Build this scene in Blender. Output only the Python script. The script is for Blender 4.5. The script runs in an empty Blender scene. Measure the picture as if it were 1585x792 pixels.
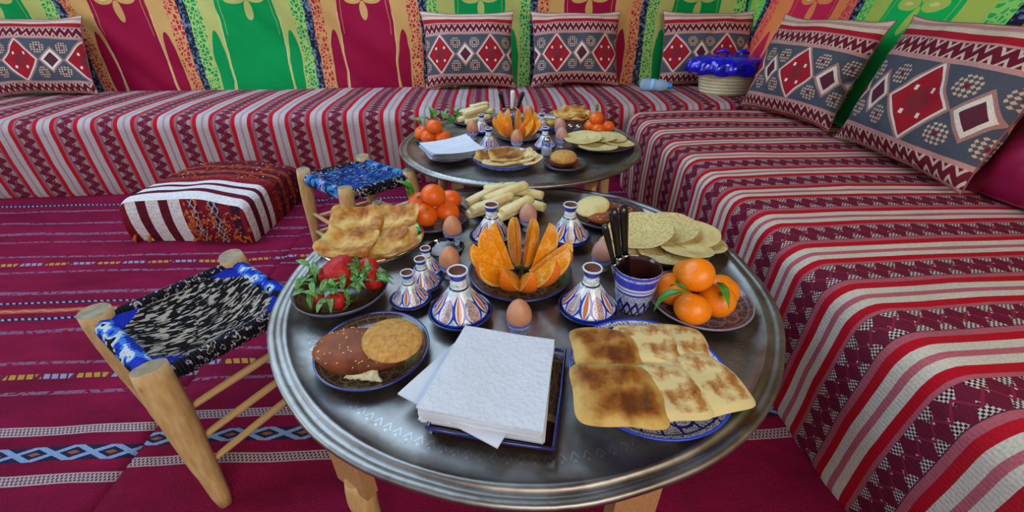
import bpy, math, random
from math import sin, cos, pi, radians, sqrt, atan2
import numpy as np
from mathutils import Vector, Matrix, noise as mnoise

# ---------------------------------------------------------------- camera, sky, lights, exposure
scene = bpy.context.scene
col = scene.collection
CAM_H = 0.8; PITCH = radians(31.5); YAW = radians(3.0); FPX = 670.0
cam = bpy.data.cameras.new('camera'); camo = bpy.data.objects.new('camera', cam); col.objects.link(camo)
camo.location = (0, 0, CAM_H); camo.rotation_euler = (pi/2-PITCH, 0, -YAW)
cam.sensor_width = 36; cam.lens = 36*FPX/1585; cam.clip_start = 0.02
scene.camera = camo
scene.view_settings.view_transform = 'Standard'; scene.view_settings.look = 'None'
scene.view_settings.exposure = 0.0; scene.view_settings.gamma = 1.0

w = bpy.data.worlds.new('daylight'); scene.world = w; w.use_nodes = True
bg = w.node_tree.nodes['Background']; bg.inputs[0].default_value = (0.72, 0.86, 1.0, 1); bg.inputs[1].default_value = 0.56

def area(name, loc, target, sx, sy, power, color):
    l = bpy.data.lights.new(name, 'AREA'); l.shape = 'RECTANGLE'; l.size = sx; l.size_y = sy
    l.energy = power; l.color = color
    o = bpy.data.objects.new(name, l); col.objects.link(o); o.location = loc
    o.rotation_euler = (Vector(target)-Vector(loc)).to_track_quat('-Z', 'Y').to_euler(); return o
area('opening_light', (-1.15, 1.72, 2.08), (-0.95, 1.45, 0.0), 2.5, 1.35, 58, (0.50, 0.74, 1.0))
area('entrance_light', (0.9, -1.4, 1.8), (0.7, 1.0, 0.3), 2.2, 1.0, 50, (1.0, 0.91, 0.80))
area('side_entrance_light', (-3.3, 0.3, 1.2), (0.0, 1.0, 0.3), 1.6, 1.2, 24, (0.85, 0.93, 1.0))

# ---------------------------------------------------------------- helpers
def at(px, py, z=0.0):
    """room point that the photograph shows at a pixel, on the plane of height z"""
    u, v = px-792.5, py-396.0
    den = FPX*sin(PITCH)+v*cos(PITCH); k = CAM_H-z
    X = k*u/den; Y = k*(FPX*cos(PITCH)-v*sin(PITCH))/den
    return (X*cos(YAW)+Y*sin(YAW), -X*sin(YAW)+Y*cos(YAW))

def lin(c):
    if isinstance(c, str): c = [int(c[i:i+2], 16)/255 for i in (0, 2, 4)]
    return tuple([x/12.92 if x <= .04045 else ((x+.055)/1.055)**2.4 for x in c[:3]]+[1])

class S:
    """a float in a shader node tree, with arithmetic"""
    def __init__(s, g, v): s.g, s.v = g, v
    def _m(s, op, *a): return s.g.math(op, s, *a)
    def __add__(s, o): return s._m('ADD', o)
    __radd__ = __add__
    def __sub__(s, o): return s._m('SUBTRACT', o)
    def __rsub__(s, o): return s.g.math('SUBTRACT', o, s)
    def __mul__(s, o): return s._m('MULTIPLY', o)
    __rmul__ = __mul__
    def __truediv__(s, o): return s._m('DIVIDE', o)
    def __lt__(s, o): return s._m('LESS_THAN', o)
    def __gt__(s, o): return s._m('GREATER_THAN', o)
    def __and__(s, o): return s._m('MULTIPLY', o)
    def __or__(s, o): return s._m('MAXIMUM', o)
    def abs(s): return s._m('ABSOLUTE')
    def fract(s): return s._m('FRACT')
    def floor(s): return s._m('FLOOR')
    def sin(s): return s._m('SINE')
    def pp(s, p=.5): return s._m('PINGPONG', p)      # triangle wave, period 2p, height p
    def inv(s): return 1.0-s
    def min(s, o): return s._m('MINIMUM', o)
    def max(s, o): return s._m('MAXIMUM', o)
    def pow(s, o): return s._m('POWER', o)
    def btw(s, a, b): return (s > a) & (s < b)

class G:
    def __init__(g, name, rough=.8, metal=0., spec=.4, sub=0.):
        g.m = bpy.data.materials.new(name); g.m.use_nodes = True; g.nt = g.m.node_tree; g.n = g.nt.nodes
        g.b = g.n['Principled BSDF']; g.b.inputs['Roughness'].default_value = rough
        g.b.inputs['Metallic'].default_value = metal; g.b.inputs['Specular IOR Level'].default_value = spec
        if sub: g.b.inputs['Subsurface Weight'].default_value = sub; g.b.inputs['Subsurface Scale'].default_value = .01; g.b.inputs['Subsurface Radius'].default_value = (1, .6, .3)
        g.tc = g.n.new('ShaderNodeTexCoord')
        sp = g.n.new('ShaderNodeSeparateXYZ'); g.nt.links.new(g.tc.outputs['UV'], sp.inputs[0])
        g.x, g.y = S(g, sp.outputs[0]), S(g, sp.outputs[1])
    def obj(g):
        sp = g.n.new('ShaderNodeSeparateXYZ'); g.nt.links.new(g.tc.outputs['Object'], sp.inputs[0])
        return [S(g, sp.outputs[i]) for i in range(3)]
    def put(g, sock, v):
        if isinstance(v, S): v = v.v
        if isinstance(v, (int, float, tuple, list)): sock.default_value = v
        else: g.nt.links.new(v, sock)
    def math(g, op, *a):
        n = g.n.new('ShaderNodeMath'); n.operation = op
        for i, x in enumerate(a): g.put(n.inputs[i], x)
        return S(g, n.outputs[0])
    def mix(g, fac, a, b):
        n = g.n.new('ShaderNodeMix'); n.data_type = 'RGBA'
        g.put(n.inputs[0], fac); g.put(n.inputs[6], lin(a) if isinstance(a, str) else a); g.put(n.inputs[7], lin(b) if isinstance(b, str) else b)
        return n.outputs[2]
    def vec(g, x, y, z=0.):
        n = g.n.new('ShaderNodeCombineXYZ'); g.put(n.inputs[0], x); g.put(n.inputs[1], y); g.put(n.inputs[2], z); return n.outputs[0]
    def noise(g, scale, detail=2., vec=None, rough=.5):
        n = g.n.new('ShaderNodeTexNoise'); n.inputs['Scale'].default_value = scale; n.inputs['Detail'].default_value = detail; n.inputs['Roughness'].default_value = rough
        g.nt.links.new(vec if vec is not None else g.tc.outputs['Object'], n.inputs['Vector']); return S(g, n.outputs[0])
    def vor(g, scale, vec=None, feature='DISTANCE_TO_EDGE'):
        n = g.n.new('ShaderNodeTexVoronoi'); n.feature = feature; n.inputs['Scale'].default_value = scale
        g.nt.links.new(vec if vec is not None else g.tc.outputs['Object'], n.inputs['Vector']); return S(g, n.outputs['Distance'])
    def ramp(g, fac, stops, const=True):
        n = g.n.new('ShaderNodeValToRGB'); cr = n.color_ramp
        if const: cr.interpolation = 'CONSTANT'
        while len(cr.elements) < len(stops): cr.elements.new(.5)
        for e, (p, c) in zip(cr.elements, stops): e.position = p
        for e, (p, c) in zip(cr.elements, stops): e.color = lin(c) if isinstance(c, str) else c
        g.put(n.inputs[0], fac); return n.outputs[0]
    def smooth(g, v, a, b):
        n = g.n.new('ShaderNodeMapRange'); n.clamp = True
        g.put(n.inputs[0], v); n.inputs[1].default_value = a; n.inputs[2].default_value = b; return S(g, n.outputs[0])
    def bump(g, h, strength=.3, dist=.002):
        n = g.n.new('ShaderNodeBump'); n.inputs['Strength'].default_value = strength; n.inputs['Distance'].default_value = dist
        g.put(n.inputs['Height'], h); g.nt.links.new(n.outputs[0], g.b.inputs['Normal'])
    def out(g, c):
        g.put(g.b.inputs['Base Color'], lin(c) if isinstance(c, str) else c); return g.m

class MB:
    """collects geometry for ONE mesh object"""
    def __init__(s): s.v, s.f, s.uv, s.mi, s.m = [], [], [], [], 0
    def grid(s, fn, nu, nv, cu=False, cv=False, uvf=None, flip=False):
        b = len(s.v); mu, mv = nu+(0 if cu else 1), nv+(0 if cv else 1)
        for j in range(mv):
            for i in range(mu): s.v.append(tuple(fn(i/nu, j/nv)))
        U = uvf or (lambda u, v: (u, v))
        for j in range(nv):
            for i in range(nu):
                q = [(i, j), (i+1, j), (i+1, j+1), (i, j+1)]
                if flip: q.reverse()
                s.f.append([b+(y % mv)*mu+(x % mu) for x, y in q]); s.uv.append([U(x/nu, y/nv) for x, y in q]); s.mi.append(s.m)
        return s
    def lathe(s, prof, seg=32, sx=1., sy=1., c=(0, 0, 0), radial=False, fn=None):
        L = [0.]
        for a, b in zip(prof, prof[1:]): L.append(L[-1]+math.hypot(b[0]-a[0], b[1]-a[1]))
        n = len(prof)-1
        def P(u, v):
            k = min(int(round(v*n)), n); r, z = prof[k]; a = 2*pi*u
            dr, dz = fn(u, k) if fn else (0, 0)
            return (c[0]+(r+dr)*cos(a)*sx, c[1]+(r+dr)*sin(a)*sy, c[2]+z+dz)
        def UV(u, v):
            k = min(int(round(v*n)), n); return (u, prof[k][0] if radial else L[k]/L[-1])
        return s.grid(P, seg, n, cu=True, uvf=UV)
    def poly(s, pts, uvs=None):
        b = len(s.v); s.v += [tuple(p) for p in pts]; s.f.append(list(range(b, b+len(pts))))
        s.uv.append(uvs or [(p[0], p[1]) for p in pts]); s.mi.append(s.m); return s
    def box(s, c, d, M=None):
        M = M or Matrix(); x, y, z = [k/2 for k in d]; C = Vector(c)
        P = [M @ Vector((a*x, b*y, e*z))+C for a in (-1, 1) for b in (-1, 1) for e in (-1, 1)]
        for q in ((0, 1, 3, 2), (4, 6, 7, 5), (0, 4, 5, 1), (2, 3, 7, 6), (0, 2, 6, 4), (1, 5, 7, 3)): s.poly([P[i] for i in q], [(0, 0), (1, 0), (1, 1), (0, 1)])
        return s
    def tube(s, pts, rad, seg=10, cap=True, lump=0., seed=0):
        pts = [Vector(p) for p in pts]; n = len(pts)-1
        if not isinstance(rad, (list, tuple)): rad = [rad]*(n+1)
        fr = []; up = None
        for i in range(n+1):
            t = (pts[min(i+1, n)]-pts[max(i-1, 0)]).normalized()
            if up is None: up = Vector((0, 0, 1)) if abs(t.z) < .9 else Vector((1, 0, 0))
            a = t.cross(up).normalized(); b = a.cross(t).normalized(); up = b; fr.append((a, b))
        L = [0.]
        for i in range(n): L.append(L[-1]+(pts[i+1]-pts[i]).length)
        def P(u, v):
            i = min(int(round(v*n)), n); a, b = fr[i]; r = rad[i]; w = 2*pi*u
            if lump: r *= 1+lump*mnoise.noise((cos(w)*1.3+seed, sin(w)*1.3, L[i]*22))
            return pts[i]+a*(r*cos(w))+b*(r*sin(w))
        b0 = len(s.v)
        s.grid(P, seg, n, cu=True, uvf=lambda u, v: (u, L[min(int(round(v*n)), n)]))
        if cap:
            for k, o in ((0, False), (n, True)):
                ids = [b0+k*seg+i for i in range(seg)]
                s.f.append(ids if o else ids[::-1]); s.uv.append([(.5, .5)]*seg); s.mi.append(s.m+(getattr(s, 'capm', 0)))
        return s
    def build(s, name, mats, parent=None, loc=(0, 0, 0), rot=(0, 0, 0), smooth=True, label=None):
        me = bpy.data.meshes.new(name); me.from_pydata(s.v, [], s.f); me.update()
        uvl = me.uv_layers.new(name='UVMap'); uvl.data.foreach_set('uv', [c for q in s.uv for p in q for c in p])
        for m in (mats if isinstance(mats, (list, tuple)) else [mats]): me.materials.append(m)
        me.polygons.foreach_set('material_index', s.mi)
        me.polygons.foreach_set('use_smooth', [smooth and len(f) < 5 for f in s.f])
        o = bpy.data.objects.new(name, me); col.objects.link(o); o.location = loc; o.rotation_euler = rot
        if parent: o.parent = parent
        if label: o['label'] = label
        return o

def tag(o, label=None, cat=None, group=None, kind=None):
    if label: o['label'] = label
    if cat: o['category'] = cat
    if group: o['group'] = group
    if kind: o['kind'] = kind
    return o
def thing(name, label, cat, loc=(0, 0, 0), rot=(0, 0, 0), group=None):
    o = bpy.data.objects.new(name, None); col.objects.link(o); o.empty_display_size = .02
    o.location = loc; o.rotation_euler = rot; return tag(o, label, cat, group)
def dup(o, loc=None, rot=None, label=None, group=None, parent=None):
    c = o.copy(); col.objects.link(c); c.parent = parent
    if loc is not None: c.location = loc
    if rot is not None: c.rotation_euler = rot
    if label: c['label'] = label
    if group: c['group'] = group
    for ch in o.children: dup(ch, parent=c)
    return c
def N(p, sc, seed=0): return mnoise.noise((p[0]*sc+seed*7.3, p[1]*sc-seed*3.1, (p[2] if len(p) > 2 else 0)*sc+seed))

# ---------------------------------------------------------------- materials
def m_kilim(name, per, off, rose=1, wob=.004):
    g = G(name, .9, spec=.15)
    x = g.x+(g.noise(5, 2)-.5)*wob*2; t = (x/per+off).fract()
    RED, CR, RO, DR, MO = 'b8081f', 'cfc6b6' if rose == 1 else 'b4abac', 'b8606a' if rose == 1 else 'b08488', 'b05a66' if rose == 1 else '9a5a68', '6a1530'  # same cloth; back cover's cream greyed, its dimmer light put into the colour
    wc = .006 if rose == 1 else .022
    base = g.ramp(t, [(0, MO), (.34, DR), (.395-wc*.5, RED), (.50-wc*.5, CR), (.605+wc*.6, RO), (.69-wc*.6, CR), (.795+wc*.5, RED), (.90+wc*.5, DR), (.985, '55203a')])
    s = t/.34; inb = (t < .34)
    k = g.y/.040
    ta = k.fract()-.5; tb = (k+.5).fract()-.5
    tri1 = (s+ta.abs()*1.25) < .47; tri2 = ((1.0-s)+tb.abs()*1.25) < .47
    chk = (((g.x/.0075).fract()-.5)*((g.y/.0075).fract()-.5)) > 0.
    c = g.mix(inb & (tri1 | tri2), base, g.mix(chk, 'cdbfb4', '33121f'))
    zz = ((s-.5+(k.pp(.5)-.25)*.9).abs() < .06) & inb
    c = g.mix(zz, c, '8a1f3c')
    f = g.noise(9, 3); wv = g.noise(260, 2)
    c = g.mix(g.smooth(f, .3, .8)*.18, c, '5a3a40'); c = g.mix(g.smooth(wv, .35, .75)*.22, c, '2a1018')
    ridge = ((g.y*900.).sin())
    g.bump(wv+ridge*.15+f*2., .35, .003); return g.out(c)

def m_cushion(name):
    g = G(name, .9, spec=.12)
    x, y = g.x+(g.noise(12, 1)-.5)*.002, g.y+(g.noise(8, 1, g.vec(g.x, g.y, 4.))-.5)*.004
    PK, CR, RED, MO, SL = 'c08a84', 'd3bfa8', 'a81e2c', '6c1a2c', '50535b'
    ay = y.abs()
    base = g.ramp(ay/.25, [(0, SL), (.38, PK), (.43, MO), (.60, PK), (.625, RED), (.70, CR), (.76, PK), (.81, CR), (.88, RED)])
    # slate field: big red diamonds and small ones between
    P = .27
    dx = ((x/P+.5).fract()-.5)*P
    d1 = dx.abs()/.078+ay/.094
    ex = ((x/P).fract()-.5)*P
    d2 = ex.abs()/.036+ay/.046
    c = base
    fld = ay < .095
    # little snowflakes
    sx = ((dx.abs()-.088).abs()-.0)-.0; sy = ay-.055
    r = (sx*sx+sy*sy).pow(.5)
    lat = (((sx/.0105+.5).fract()-.5).abs()+((sy/.0105+.5).fract()-.5).abs()) < .46
    c = g.mix(fld & (r < .026) & lat, c, 'c9a890'); c = g.mix(fld & (sx.abs() < .005) & (sy.abs() < .005), c, '7a2030')
    c = g.mix(fld & (d1 < 1.13), c, 'a8796f'); c = g.mix(fld & (d1 < 1.03), c, 'e0d2c2'); c = g.mix(fld & (d1 < .93), c, 'a51f2d')
    ti = (((x/.005).fract()-.5)*((y/.005).fract()-.5)) > 0.
    c = g.mix((d1 < .42) & ti, c, '5a3338')
    # white chips in the red diamond
    chip = ((dx.abs()-.024).abs() < .005) & ((ay-.03).abs() < .006)
    c = g.mix(fld & chip, c, 'e6dccb')
    c = g.mix(fld & (d2 < 1.35), c, 'a8796f'); c = g.mix(fld & (d2 < 1.1), c, 'e0d2c2'); c = g.mix(fld & (d2 < .75), c, '5d2a38')
    # zigzag band
    s = (ay-.107)/.043; zb = ay.btw(.107, .150)
    k = x/.03
    z1 = ((s+(k.fract()-.5).abs()*1.25) < .52); z1i = ((s+(k.fract()-.5).abs()*1.25) < .26)
    k2 = k+.5; z2 = (((1.0-s)+(k2.fract()-.5).abs()*1.25) < .5); z2i = (((1.0-s)+(k2.fract()-.5).abs()*1.25) < .24)
    c = g.mix(zb & ((z1 & z1i.inv()) | (z2 & z2i.inv())), c, 'cdb3a2')
    hatch = ((y/.006).fract() < .35) & fld & (d1 > 1.16) & (d2 > 1.4) & (r > .026)
    c = g.mix(hatch*.5, c, '40505f')
    wv = g.noise(300, 2); f = g.noise(7, 3)
    c = g.mix(g.smooth(wv, .35, .75)*.25, c, '1c1418')
    g.bump(wv+f, .3, .003); return g.out(c)

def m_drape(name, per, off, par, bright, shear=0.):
    g = G(name, .65, spec=.12); g.b.inputs['Sheen Weight'].default_value = .0
    x = g.x+(g.noise(3.5, 3, g.vec(g.x, g.y, 1.))-.5)*.05; y = g.y+(g.noise(4, 2, g.vec(g.x, g.y, 7.))-.5)*.03
    x = x-(y-.77)*shear
    s = ((x-off)/per).fract(); P = ((x-off)/(2*per)+par*.5).fract() > .5      # P: green panel
    c = (s-.5).abs()*2.
    solid = g.mix(P, '960c38' if not bright else 'd02a50', '009048' if not bright else '10b858')  # bright: daylight glowing through the cloth, painted as lighter colours
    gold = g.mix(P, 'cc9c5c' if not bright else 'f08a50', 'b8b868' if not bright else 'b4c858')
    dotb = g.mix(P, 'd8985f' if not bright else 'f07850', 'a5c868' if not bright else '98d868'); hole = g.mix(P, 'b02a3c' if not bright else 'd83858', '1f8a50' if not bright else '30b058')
    v = g.vor(58, g.vec(x, y)); dots = g.mix(g.smooth(v, .10, .16), dotb, hole)
    edge = .62+(g.noise(9, 2)-.5)*.06
    tp = y > edge
    half = g.smooth(y, .40, .70)*.14+.46
    col_ = solid
    band = c.btw(.46, .72)
    col_ = g.mix(band, col_, gold)
    # slim ribs running up from the seat, with arches of the panel colour between them
    ex = (c-.60)/.105; ey = (y-.43)/.19
    arch = (ex*ex+ey*ey) < 1.; ring = (ex*ex+ey*ey) < 1.75
    low = y < .62
    inner = c.btw(.40+.0, .52) & (y < .66)
    col_ = g.mix(low & band & ring.inv() & (c < .56), col_, gold)
    col_ = g.mix(ring & low, col_, gold); col_ = g.mix(arch, col_, solid)
    col_ = g.mix(g.smooth(c, .455, .465) * g.smooth(c, .475, .465) * (y < .7), col_, 'e8d8a0')
    col_ = g.mix(c.btw(.395, .402) & (y > .6), col_, gold)
    col_ = g.mix(c > .72, col_, dots)
    col_ = g.mix(((c-.725).abs() < .008), col_, gold)
    nz = g.noise(70, 2)
    col_ = g.mix(c > .935, col_, g.mix(g.smooth(nz, .5, .62), '1b2138', '6f7f98'))
    # four-petal flower
    fx = (s-.5)*per; fy = y-.765
    a1 = (((fx.abs()-.052)/.046).pow(2.)+(fy/.022).pow(2.)) < 1.
    a2 = ((fx/.019).pow(2.)+((fy.abs()-.052)/.046).pow(2.)) < 1.
    col_ = g.mix(a1 | a2, col_, gold)
    stem = (((fx.abs()-.052)/.018).pow(2.)+(fy/.006).pow(2.)) < 1.
    col_ = g.mix(stem, col_, 'e8cf90')
    f = g.noise(5, 3)
    g.bump(f*3.+g.noise(200, 1)*.1, .35, .01); return g.out(col_)

def m_rug(name, stripes, seed):
    g = G(name, .95, spec=.08)
    x, y0 = g.x, g.y
    y = y0+(g.noise(2.2, 3, g.vec(g.x, g.y, seed))-.5)*.03
    wv = g.noise(320, 2); f = g.noise(3.5, 4, g.vec(x*1., y*3., seed)); f2 = g.noise(16, 3)
    c = g.mix(g.smooth(f, .3, .7), '6d0f2e', '8f1640'); c = g.mix(g.smooth(f2, .45, .8)*.35, c, '50102a')
    fine = g.noise(90, 2)
    for (Y, W, kind) in stripes:
        d = y-Y; a = d.abs()
        if kind == 'thin':
            c = g.mix((a < W/2) & (fine > .44), c, '845a74')
        elif kind == 'dash':
            k = (x/.17).fract(); pc = g.ramp(k, [(0, 'b08a3c'), (.42, '6d2540'), (.5, '8a90a8'), (.92, '6d2540')])
            c = g.mix((a < W/2) & (((x/.02+d*30.).fract()) < .75), c, pc)
        elif kind == 'braid':
            k = x/.016
            e = (a > W*.36) & (a < W*.5); z = ((d/W+ (k.pp(.5)-.25)*1.2).abs() < .12) | ((d/W-(k.pp(.5)-.25)*1.2).abs() < .12)
            c = g.mix(a < W/2, c, '4a1c30'); c = g.mix(e | (z & (a < W*.4)), c, 'b5a0a4')
        elif kind == 'orange':
            k = ((x/.05).pp(.5)-.25)*.5
            c = g.mix(a < W/2, c, 'a8513e'); c = g.mix((a < W/2) & (((d/W-k).abs()) < .15), c, 'cc8060')
        elif kind == 'dark':
            c = g.mix((a < W/2), c, '2e1a35'); c = g.mix((a < W*.35) & (((x/.018+d*50.).fract()) < .5), c, '8a90a8')
        elif kind == 'diamond':
            k = (x/.075).pp(.5)*2.; q = (a/(W*.5)-k).abs()
            c = g.mix(a < W/2, c, '2b2440'); c = g.mix((q < .28) & (a < W*.5), c, '7f9ac0')
            c = g.mix(((k-1.).abs()+a/(W*.5)*1.2) < .35, c, '8a5a40')
    c = g.mix(g.smooth(wv, .35, .75)*.35, c, '25060f')
    g.bump(wv*1.2+f*2.5+f2, .5, .004); return g.out(c)

def m_metal():
    g = G('engraved_tray_metal', .24, 1.0, .5)
    u, r = g.x, g.y
    n = g.noise(14, 4); sc = g.noise(60, 3, rough=.7)
    c = g.mix(g.smooth(n, .35, .7), '8a827c', 'aaa6a2'); c = g.mix(g.smooth(sc, .55, .75)*.4, c, '6e6056')
    g.put(g.b.inputs['Roughness'], g.smooth(n, .25, .75)*.14+.36)
    # stamped border of little leaves, and rosettes further in
    a = ((u*150.).fract()-.5)*.0157; d = (r-.384)
    leaf = ((a.abs()-(d+.005)*.55).abs() < .0008) & (d.abs() < .005)
    leaf = leaf | (((a*a+(d-.007)*(d-.007)).pow(.5)-.0013).abs() < .0007)
    k2 = u*22.; a2 = (k2.fract()-.5)*.0957; d2 = r-.335; rr = (a2*a2+d2*d2).pow(.5)
    ros = ((rr-.0085).abs() < .0009) & ((a2*900.).sin()*(d2*900.).sin() > -.1)
    e = leaf | ros | (rr < .0018)
    c = g.mix(e*.32, c, 'e0e0e0')
    g.bump(g.noise(9, 3)*3.+g.noise(34, 2)*.6, .3, .003); return g.out(c)

def m_wood(name, a, b):
    g = G(name, .55, spec=.3)
    v = g.vec(g.x*6., g.y*9.); n = g.noise(3, 4, v); s = g.noise(9, 3)
    c = g.mix(g.smooth(n, .3, .7), a, b); c = g.mix(g.smooth(s, .6, .85)*.5, c, '8a5f30')
    kn = g.vor(9, feature='F1'); c = g.mix(g.smooth(kn, .09, .03)*.7, c, '5f3d1d')
    g.bump(n+s, .3, .003); return g.out(c)

def m_plain(name, c1, c2=None, scale=40, rough=.6, spec=.4, bump=.2, dist=.001, metal=0., sub=0., lo=.35, hi=.7, det=3):
    g = G(name, rough, metal, spec, sub); n = g.noise(scale, det)
    if bump: g.bump(n, bump, dist)
    return g.out(g.mix(g.smooth(n, lo, hi), c1, c2 or c1))

def m_tagine(name, npet=7, tone=0):
    g = G(name, .12, spec=.6)
    u, v = g.x, g.y; q = (u*npet).fract()-.5; qa = q.abs()
    W, B, O = 'dcdfe6', '1c2fae', 'c9733a'
    n = g.noise(90, 2); c = g.mix(g.smooth(n, .5, .6), W, '9fc4c4')
    # v: 0 hem .. 1 top; petals between .06 and .58
    h = (v-.30)/.27; wd = (1.-h*h).max(0.)
    t = qa/.26
    outer = (t < wd*1.0+.06) & (v < .56); inner = t < wd*.62; core = t < wd*.34
    q2 = ((u*npet+.5).fract()-.5).abs(); h2 = (v-.22)/.24; w2 = (1.-h2*h2).max(0.)
    o2 = (q2/.34 < w2) & (q2/.34 > w2*.72); dots = (q2/.34 < w2*.6) & (g.vor(34, g.vec(u*8., v)) < .12)
    c = g.mix(dots, c, 'a0443a'); c = g.mix(o2, c, B)
    c = g.mix(outer, c, B); c = g.mix(inner, c, W); c = g.mix(core & (v < .52), c, O)
    c = g.mix(v.btw(0., .05), c, B); c = g.mix(v.btw(.60, .63), c, '222844')
    c = g.mix(v > .80, c, '2a3fb0'); c = g.mix(v > .93, c, 'd0d4de')
    return g.out(c)

def m_plate(name, base, ink, rimc, R, npet=12, rough=.15):
    g = G(name, rough, spec=.6)
    u, r = g.x, g.y; q = ((u*npet).fract()-.5).abs()*2.
    c = g.mix(r < 0., base, base)
    sc = ((r-.80+q*q*.14).abs() < .022); s2 = ((r-.58-q*q*.14).abs() < .022)
    c = g.mix(sc | s2, c, ink); c = g.mix(((q-.5).abs() < .07) & r.btw(.66, .92), c, ink)
    c = g.mix(((g.vor(30, g.vec(u*9., r*1.)) < .08)) & (r > .3), c, ink)
    c = g.mix(((r-.30).abs() < .03) | ((r-.90).abs() < .012), c, ink); c = g.mix(r > .970, c, rimc)
    return g.out(c)

def m_cup(name):
    g = G(name, .12, spec=.6)
    u, v = g.x, g.y; W, B = 'd8dbe8', '23299a'
    k = u*7.; q = k.pp(.5)*2.; c = g.mix(v < 0., W, W)
    z = ((v-.34+(q-.5)*.28).abs() < .045); z2 = ((v-.34-(q-.5)*.28).abs() < .045)
    c = g.mix(g.vor(26, g.vec(u*6., v)) < .09, c, B)
    c = g.mix(z | z2, c, '1d1f70'); c = g.mix(v < .07, c, '6e3a26')
    for a, b in ((.62, .66), (.70, .72), (.76, .90), (.94, .99)): c = g.mix(v.btw(a, b), c, '3a3fc0')
    c = g.mix(v.btw(.66, .70) | v.btw(.72, .76), c, W)
    return g.out(c)

def m_bread(name, pale, brown, dark, scale=22, lo=.45, hi=.62, edge=0., rough=.6):
    g = G(name, rough, spec=.3, sub=.05); n = g.noise(scale, 4, rough=.6); f = g.noise(scale*5, 3)
    if edge: e = g.smooth(((g.x-.5).abs()).max((g.y-.5).abs()), .5, .5-edge); n = n-(1.0-e)*.3
    c = g.mix(g.smooth(n, lo, hi), pale, brown); c = g.mix(g.smooth(n+f*.35, hi+.16, hi+.34), c, dark)
    g.bump(n+f*.5, .4, .002); return g.out(c)

M = {}
M['kilim_back'] = m_kilim('striped_kilim_cover_back', .158, .48, 0)
M['kilim_right'] = m_kilim('striped_kilim_cover_right', .148, .65)
M['cushion'] = m_cushion('diamond_kilim_cushion')
M['drape_back'] = m_drape('printed_satin_drape', .60, -.336, 1, False)
M['drape_right'] = m_drape('printed_satin_drape_painted_backlight', .60, 0., 0, True, .28)  # backlight is painted into this copy's brighter colours
M['metal'] = m_metal(); M['welt'] = m_plain('rose_welt', '9a5a56', '7a3a40', 60, .9, .1)
M['wood'] = m_wood('pale_poplar_wood', 'cfae7c', 'b98f58')
M['endgrain'] = m_plain('grey_end_grain', '9c8b70', '7c6b52', 60)
M['board'] = m_wood('brown_wood_board', 'b8895c', '9a6c44')
M['tagine'] = m_tagine('painted_glaze', 5); M['tagine2'] = m_tagine('painted_glaze_small', 5)
M['clay_in'] = m_plain('unglazed_terracotta', '6b3f30', '50302a', 30, .7)
M['navy'] = m_plain('navy_glaze', '10163c', '1a2a66', 50, .12, .6, 0)
M['cup'] = m_cup('blue_white_cup_glaze')
M['plate_white'] = m_plate('white_blue_plate_glaze', 'd9dbdc', '1f2a7a', '2848c8', .110)
M['plate_dark'] = m_plate('dark_brown_plate_glaze', '241612', '6a5644', '303c8c', .084, 14)
M['plate_mand'] = m_plate('dark_bronze_plate_glaze', '1c1620', '8c7884', '8c8096', .088, 10)
M['plate_black'] = m_plate('black_plate_glaze', '141118', '584a55', '555066', .1, 12)
M['egg'] = m_plain('brown_eggshell', 'c88f6c', 'b97f5e', 60, .45, .35, .08, sub=.08)
M['egg2'] = m_plain('pinkish_eggshell', 'c49484', 'b98878', 60, .45, .35, .08, sub=.08)
M['eggcup'] = m_plate('egg_cup_glaze', '2c50a8', 'c8d0e0', '2448b8', .022, 8)
M['mandarin'] = m_plain('mandarin_peel', 'f58a08', 'ee7a04', 260, .38, .45, .25, .0008, sub=.1)
M['tangerine'] = m_plain('tangerine_peel', 'ea660c', 'dc5808', 260, .38, .45, .25, .0008, sub=.1)
M['peel'] = m_plain('orange_peel', 'f07a08', 'e06402', 240, .4, .45, .2, .0008)
M['pith'] = m_plain('orange_pith', 'e8c070', 'd8a850', 90, .6)
def m_flesh():
    g = G('orange_flesh', .22, spec=.5, sub=.05); n = g.noise(60, 3); v = g.vor(150)
    g.bump(v, .3, .001); return g.out(g.mix(g.smooth(n, .5, .68), g.mix(g.smooth(v, .0, .10), 'eea830', 'e88c08'), 'f2c868'))
M['flesh'] = m_flesh()
M['leaf'] = m_plain('green_leaf', '2f6a18', '5a9a30', 30, .35, .5, .2)
M['leaf_pale'] = m_plain('pale_green_leaf', '7aa860', '3f7a30', 60, .45, .4, .3)
M['stem'] = m_plain('green_stem', '6f7a30', '56601f', 30)
M['straw'] = m_plain('strawberry_skin', 'a4101c', 'c4281e', 150, .5, .35, .8, .002)
M['straw_cut'] = m_plain('strawberry_tip', 'e05038', 'f0a070', 50, .35)
M['msemen'] = m_bread('flatbread_browned', 'c8a458', '94581c', '643410', 20, .22, .47, .20)
M['msemen_pale'] = m_bread('flatbread_pale', 'd8c48c', 'b27a40', '84481c', 34, .48, .62, .08)
M['fried'] = m_bread('golden_fried_bread', 'dcb868', 'a8661e', '70400e', 26, .36, .60)
M['sesame'] = m_bread('dark_crust', '94502e', '683016', '40190a', 14, .35, .6)
M['seed'] = m_plain('sesame_seed', 'e8cf98', 'd8b878', 30)
M['crumb'] = m_plain('white_crumb', 'd8d4b8', 'b8ae88', 120, .85, .1, .6, .004)
M['bun'] = m_plain('semolina_bun_crust', 'cc9c5a', 'ae7c3c', 160, .75, .15, .6, .003)
M['crepe'] = m_bread('spongy_crepe', 'd6c488', 'b89448', '8a6426', 18, .5, .75)
M['crepe_face'] = m_plain('crepe_holes', 'd8c98e', 'a88c50', 220, .7, .2, .8, .003, lo=.4, hi=.75)
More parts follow.
